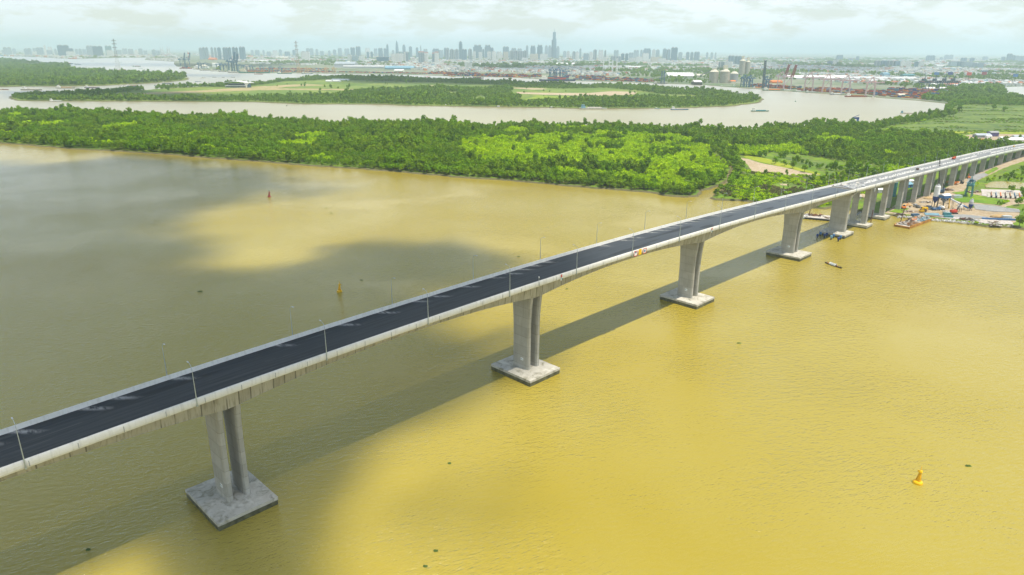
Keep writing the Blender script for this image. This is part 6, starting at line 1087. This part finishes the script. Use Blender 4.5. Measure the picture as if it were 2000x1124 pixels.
# the canopy roofed building on the island
p = at(466, 172); k_ = p.y / FPX; e = empty('canopy_building', 'modern two storey building under a thin white sweeping canopy on the island', 'building', (p.x, p.y, 1.4), -.05); mb = MB(); mb.box((-2 * k_, 0, 0), (38 * k_, 34, 3.2 * k_)); mb.box((0, 0, 4.0 * k_), (33 * k_, 30, 3.0 * k_)); mb.build('floor_block', M['grey'], e); mb = MB(); mb.box((-2 * k_, 0, 3.2 * k_), (39 * k_, 36, .8 * k_)); mb.build('balcony', WH, e); mb = MB(); mb.box((0, -15.3, 4.6 * k_), (32 * k_, .4, 2 * k_)); mb.box((-1 * k_, -17.3, 1 * k_), (36 * k_, .4, 1.4 * k_)); mb.build('window_band', M['glass'], e)
mb = MB(); R = []
for i in range(13):
    q = i / 12; x_ = (-25 + 55 * q) * k_; z_ = (8.3 + 2.6 * sin(pi * min(1, q * 1.15)) ** 1.5) * k_; dpt = 22 * (.25 + .75 * sin(pi * q) ** .6); R.append([(x_, -dpt, z_), (x_, dpt, z_), (x_, dpt, z_ + 1.3), (x_, -dpt, z_ + 1.3)])
mb.rings(R); mb.build('canopy_roof', WH, e); mb = MB(); mb.rings([[(x_ * k_, -16, z_ * k_), ((x_ + w_) * k_, -16, z_ * k_), ((x_ + w_) * k_, -8, z_ * k_), (x_ * k_, -8, z_ * k_)] for x_, w_, z_ in ((18.6, .7, 0), (17.2, 3.4, 5), (14, 10, 9.6))]); mb.build('canopy_leg', WH, e); mb = MB(); mb.box((17 * k_, 0, 0), (9 * k_, 24, 8.5 * k_)); mb.build('glass_core', M['bluecrane'], e)
for a in ((636, 647, 161, 2.2, WH, WH, 'small white roofed building on the island, left of the long pale tents', 25), (650, 663, 161, 1.8, WH, WH, 'white roofed building on the island meadow', 25), (648, 680, 158.3, 1.4, LG, M['tin'], 'long pale tent behind the white roofs on the island', 30), (905, 911, 162, 1, WH, LG, 'tiny white hut on the island woods', 15), (20, 26, 150, 2, WH, WH, 'white roofed house in the woods at the far left', 20), (72, 81, 148, 2, WH, WH, 'white house among the trees of the wooded point', 20), (141, 148, 145.5, 2, WH, LG, 'white house at the back of the wooded point', 20)): hall(*a[:7], dp=a[7], group='white buildings among the island trees')

# containers: the 300 that show largest as things, the rest as one mass
CM = [M['maroon'], M['red'], M['rust'], M['blue'], M['navy'], M['orange'], M['teal'], M['lightgrey'], M['brownpile'], M['yellow'], M['green']]
CN = ['dark red', 'red', 'brown', 'blue', 'navy blue', 'orange', 'teal', 'pale grey', 'dark brown', 'yellow', 'green']
def cont_mesh(mi):
    mb = MB(); mb.box((0, 0, 0), (12.2, 2.44, 2.6)); 
    for i in range(10): [mb.box((-5.5 + i * 1.22, sy * 1.23, .15), (.4, .06, 2.3)) for sy in (-1, 1)]
    o = mb.build('shipping_container', CM[mi]); COL.objects.unlink(o); return o
CP = [cont_mesh(i) for i in range(len(CM))]; ncont = 0; stuff = MB(); wts = [6, 5, 4, 3, 3, 4, 2, 2, 3, 1, 1]
def yard(P0, P1, rows, gap, gx, hi, rz, indiv, wh):
    """rows of stacks between two places, each row further back"""
    global ncont
    d = (P1 - P0); L_ = d.length; d.normalize(); nrm = Vector((-d.y, d.x, 0)); n = int(L_ / gx)
    for r_ in range(rows):
        for i in range(n):
            if random.random() < .12: continue
            c = P0 + d * (i * gx) + nrm * (r_ * gap + random.uniform(0, 2)); hh = random.randint(1, hi); ang = atan2(d.y, d.x)
            for k in range(hh):
                mi = random.choices(range(len(CM)), wts)[0]
                if ncont < 300 and indiv and k == hh - 1:
                    o = CP[mi].copy(); COL.objects.link(o); o.location = (c.x, c.y, 1.3 + 2.62 * k); o.rotation_euler = (0, 0, ang + random.uniform(-.01, .01)); tag(o, '%s shipping container topping a stack %s' % (CN[mi], wh), 'container', '%s containers in the yard %s' % (CN[mi], wh)); ncont += 1
                else: stuff.box((c.x, c.y, 1.3 + 2.62 * k), (12.2, 2.44, 2.6), ang, mi)
V2 = lambda px, py: at(px, py)
yard(V2(1812, 195.5), V2(1700, 187.5), -0 or 1, 8, 13, 3, 0, True, 'beside the pink cranes')
for (a, b, c, d, rows, hi, ind, wh) in ((1700, 186.5, 1835, 193.5, 14, 5, True, 'right of the pink cranes'), (1560, 178, 1700, 186, 14, 4, True, 'right of the pink cranes'), (1735, 178, 1860, 184, 6, 4, False, ''), (1460, 170, 1555, 176, 7, 4, False, ''), (1122, 156.5, 1268, 161.5, 9, 5, False, ''), (868, 148.5, 1040, 152.5, 9, 5, False, ''), (840, 144, 920, 147, 6, 4, False, ''), (470, 140, 640, 142.5, 8, 3, False, ''), (500, 136, 640, 137, 5, 3, False, ''), (660, 142, 860, 145.5, 3, 2, False, ''), (1100, 150, 1180, 152, 4, 3, False, '')):
    yard(V2(a, b), V2(c, d), rows, 9 if a > 1400 else 16, 13.5, hi, 0, ind, wh)
tag(stuff.build('container_yard', CM), 'masses of stacked shipping containers in the far ports', kind='stuff')

# houses of the far bank
HM = [M['white'], M['cream'], M['lightgrey'], M['tile'], M['lightblue'], M['grey'], mat('house_plaster', (.66, .64, .60), .8, .1, .1), mat('orange_roof', (.60, .22, .10), .8, .15, .1)]; hw = [9, 4, 5, 2, 1, 3, 8, 1.2]
def house_proto(wm, rm, j):
    e = empty('house', 'x', 'house'); mb = MB(); mb.box((0, 0, 0), (9 + j, 13, 7 + 2 * j)); mb.build('wall', wm, e); mb = MB(); mb.gable((0, 0, 7 + 2 * j), (10 + j, 14), 2.6); mb.build('roof', rm, e); mb = MB(); mb.box((0, -6.55, 1), (6, .1, 1.6)); mb.box((0, -6.55, 4.4), (6, .1, 1.6)); mb.build('window', M['glass'], e); return e
HP = [house_proto(M['white'], M['white'], 0), house_proto(M['cream'], M['tile'], 1), house_proto(M['white'], M['lightgrey'], 2), house_proto(HM[6], HM[7], 0)]; HU = [0] * 4; HD = ['white house with a white roof', 'cream house with a dull red roof', 'white three storey house with a grey roof', 'pale house with an orange roof']
xh, yh = far_sample(60000, 2500, 15000, .75); BB_ = vn(xh, yh, 900, 11) * .6 + vn(xh, yh, 350, 12) * .4
q = city_mask(xh, yh) & (BB_ < .52) & ~inpoly(PORT, xh, yh) & ~inpoly(PORT2, xh, yh) & ~inpoly(TREEZ, xh, yh)
for c in CREEK_X: q &= ~inpoly(c, xh, yh)
xh, yh = xh[q], yh[q]; o_ = np.argsort(yh); xh, yh = xh[o_], yh[o_]; mbh = MB()
for i in range(len(xh)):
    if i < 300:
        j = i % 4; e = copy_tree(HP[j]) if HU[j] else HP[j]; HU[j] = 1; e.location = (xh[i], yh[i], 1.2); e.rotation_euler = (0, 0, random.uniform(-.6, .6)); s = random.uniform(.9, 1.5); e.scale = (s, s, s * .9); tag(e, HD[j] + ' among the nearest houses of the far bank', 'house', HD[j].replace('house', 'houses', 1) + ' of the far bank')
    else:
        s = yh[i] / 5000; s = min(max(s, .8), 2.2); mi = random.choices(range(8), hw)[0]; wd = random.uniform(9, 26) * s; big_ = random.random() < .05
        mbh.box((xh[i], yh[i], 1), (wd * (2.4 if big_ else 1), random.uniform(9, 20) * s, random.uniform(5, 13) * (1 + .5 * (s - 1))), random.uniform(-.6, .6), mi)
tag(mbh.build('city_houses', HM), 'dense low houses and workshops filling the far bank', kind='stuff')

# ------------------------------------------------------------------ clouds overhead that shade parts of the river
def cloud(name, shade, alt, cell, soft, thick, label, dens=1.0, nz=220, near=False):
    """shade = outline of its shadow on the ground in world metres"""
    P = np.array(shade) + np.array([SUN.x, SUN.y]) / SUN.z * alt; x0, y0 = P.min(0) - soft; x1, y1 = P.max(0) + soft; X, Y = np.meshgrid(np.arange(x0, x1 + cell, cell), np.arange(y0, y1 + cell, cell)); sh = X.shape
    xf, yf = X.ravel(), Y.ravel(); d = polydist(P, xf, yf) * np.where(inpoly(P, xf, yf), 1, -1)
    nn = (vn(xf, yf, nz, 1) - .5) * 1.0 + (vn(xf, yf, nz * .45, 2) - .5) * .55 + (vn(xf, yf, nz * .2, 3) - .5) * .25
    if near: soft = np.clip(np.hypot(xf - SUN.x / SUN.z * alt, yf - SUN.y / SUN.z * alt) * .062, 11, 38)
    D = np.clip((d / soft + nn * 1.1) * .5 + .5, 0, 1); D = D * D * (3 - 2 * D) * dens; hgt = thick * np.sqrt(np.clip(D, 0, 1)) * (.6 + .8 * vn(xf, yf, nz * .5, 7)); n = xf.size
    V = np.concatenate([np.stack([xf, yf, alt - .18 * hgt], 1), np.stack([xf, yf, alt + .82 * hgt], 1)]); K = np.arange(n).reshape(sh); a, b, c, e_ = K[:-1, :-1].ravel(), K[:-1, 1:].ravel(), K[1:, 1:].ravel(), K[1:, :-1].ravel()
    ok = (D[a] + D[b] + D[c] + D[e_]) > .004; a, b, c, e_ = a[ok], b[ok], c[ok], e_[ok]; F = np.concatenate([np.stack([a, e_, c, b], 1), np.stack([a, b, c, e_], 1) + n]); me = bpy.data.meshes.new(name)
    me.vertices.add(len(V)); me.vertices.foreach_set('co', V.astype(np.float32).ravel()); me.loops.add(F.size); me.loops.foreach_set('vertex_index', F.ravel().astype(np.int32)); me.polygons.add(len(F)); me.polygons.foreach_set('loop_start', (np.arange(len(F)) * 4).astype(np.int32)); me.polygons.foreach_set('loop_total', np.full(len(F), 4, np.int32)); me.update(calc_edges=True); me.validate()
    at_ = me.attributes.new('opacity', 'FLOAT', 'POINT'); at_.data.foreach_set('value', np.concatenate([D, D]).astype(np.float32)); me.polygons.foreach_set('use_smooth', [True] * len(me.polygons)); me.materials.append(CLOUD); o = bpy.data.objects.new(name, me); COL.objects.link(o); tag(o, label, kind='structure'); return o
CLOUD = bpy.data.materials.new('cloud_vapour'); CLOUD.use_nodes = True; n, l = nodes(CLOUD); n.remove(n['Principled BSDF'])
at_ = n.new('ShaderNodeAttribute'); at_.attribute_name = 'opacity'; tr = n.new('ShaderNodeBsdfTransparent'); df = n.new('ShaderNodeBsdfDiffuse'); df.inputs[0].default_value = (.9, .9, .9, 1); tl = n.new('ShaderNodeBsdfTranslucent'); tl.inputs[0].default_value = (.9, .9, .9, 1); m1 = n.new('ShaderNodeMixShader'); m1.inputs[0].default_value = .06; l.new(df.outputs[0], m1.inputs[1]); l.new(tl.outputs[0], m1.inputs[2])
m2 = n.new('ShaderNodeMixShader'); al = math_(n, l, 'SUBTRACT', 1, math_(n, l, 'SQRT', math_(n, l, 'SUBTRACT', 1, math_(n, l, 'MULTIPLY', at_.outputs['Fac'], .985)))); l.new(al, m2.inputs[0]); l.new(tr.outputs[0], m2.inputs[1]); l.new(m1.outputs[0], m2.inputs[2]); l.new(m2.outputs[0], n['Material Output'].inputs[0])
SH1 = [(-500, 296), (0, 318), (110, 322), (240, 306), (400, 322), (560, 336), (650, 358), (600, 380), (500, 384), (400, 402), (372, 425), (430, 470), (400, 520), (500, 528), (620, 508), (720, 482), (880, 472), (1000, 505), (985, 545), (900, 580), (860, 640), (950, 668), (1060, 655), (1080, 702), (980, 765), (875, 822), (765, 895), (705, 975), (645, 1070), (600, 1200), (330, 1280), (340, 1180), (325, 1122), (285, 1100), (180, 1135), (60, 1200), (-400, 1300)]
cloud('cloud', [tuple(at(*p)[:2]) for p in SH1], 820, 5, 22, 70, 'broad low cloud overhead shading the left of the river', .975, 60, True)
cloud('cloud', [tuple(at(*p)[:2]) for p in [(760, 985), (860, 945), (1000, 960), (1080, 1000), (980, 1050), (840, 1060)]], 780, 5, 16, 20, 'thin wisp of cloud overhead below the second pier', .42, 40)
for i, (poly, sf, al_) in enumerate((([(640, 152), (800, 153), (1000, 160), (1180, 167), (1120, 171), (1000, 169), (860, 164), (700, 162)], 110, 900), ([(0, 122), (600, 126), (560, 131), (300, 130), (0, 127)], 250, 950), ([(280, 143), (480, 147), (440, 151), (300, 149)], 90, 900), ([(20, 180), (250, 176), (420, 188), (250, 194), (60, 192)], 60, 900), ([(900, 128), (1200, 133), (1150, 140), (920, 138)], 260, 950), ([(1500, 128), (1760, 133), (1700, 142), (1520, 140)], 260, 950), ([(1650, 260), (1900, 300), (1700, 330), (1450, 270)], 60, 880))):
    if i == 6: continue
    cloud('cloud', [tuple(at(*p)[:2]) for p in poly], al_, sf * .35, sf, 160, 'small unseen cloud overhead shading a far stretch of land and water', .95, sf * 3)  # out of view; most are added to scatter random shade over the distance

# ------------------------------------------------------------------ haze: one closed box of even air
mb = MB(); mb.box((0, 24000, -1.7), (150000, 80000, 482)); HZ = mb.build('haze', bpy.data.materials.new('haze_air')); HZ['kind'] = 'stuff'; HZ['label'] = 'thin pale haze filling the air'
m = HZ.data.materials[0]; m.use_nodes = True; n, l = nodes(m); n.remove(n['Principled BSDF']); pv = n.new('ShaderNodeVolumePrincipled'); pv.inputs['Color'].default_value = (.71, .88, .955, 1); pv.inputs['Density'].default_value = 7.5e-5; pv.inputs['Anisotropy'].default_value = .1; l.new(pv.outputs[0], n['Material Output'].inputs['Volume'])

# parts carry no category; protos that were never placed are dropped
for o in list(bpy.data.objects):
    if o.parent is None and o.get('label') == 'x': 
        for c in o.children_recursive: bpy.data.objects.remove(c)
        bpy.data.objects.remove(o)
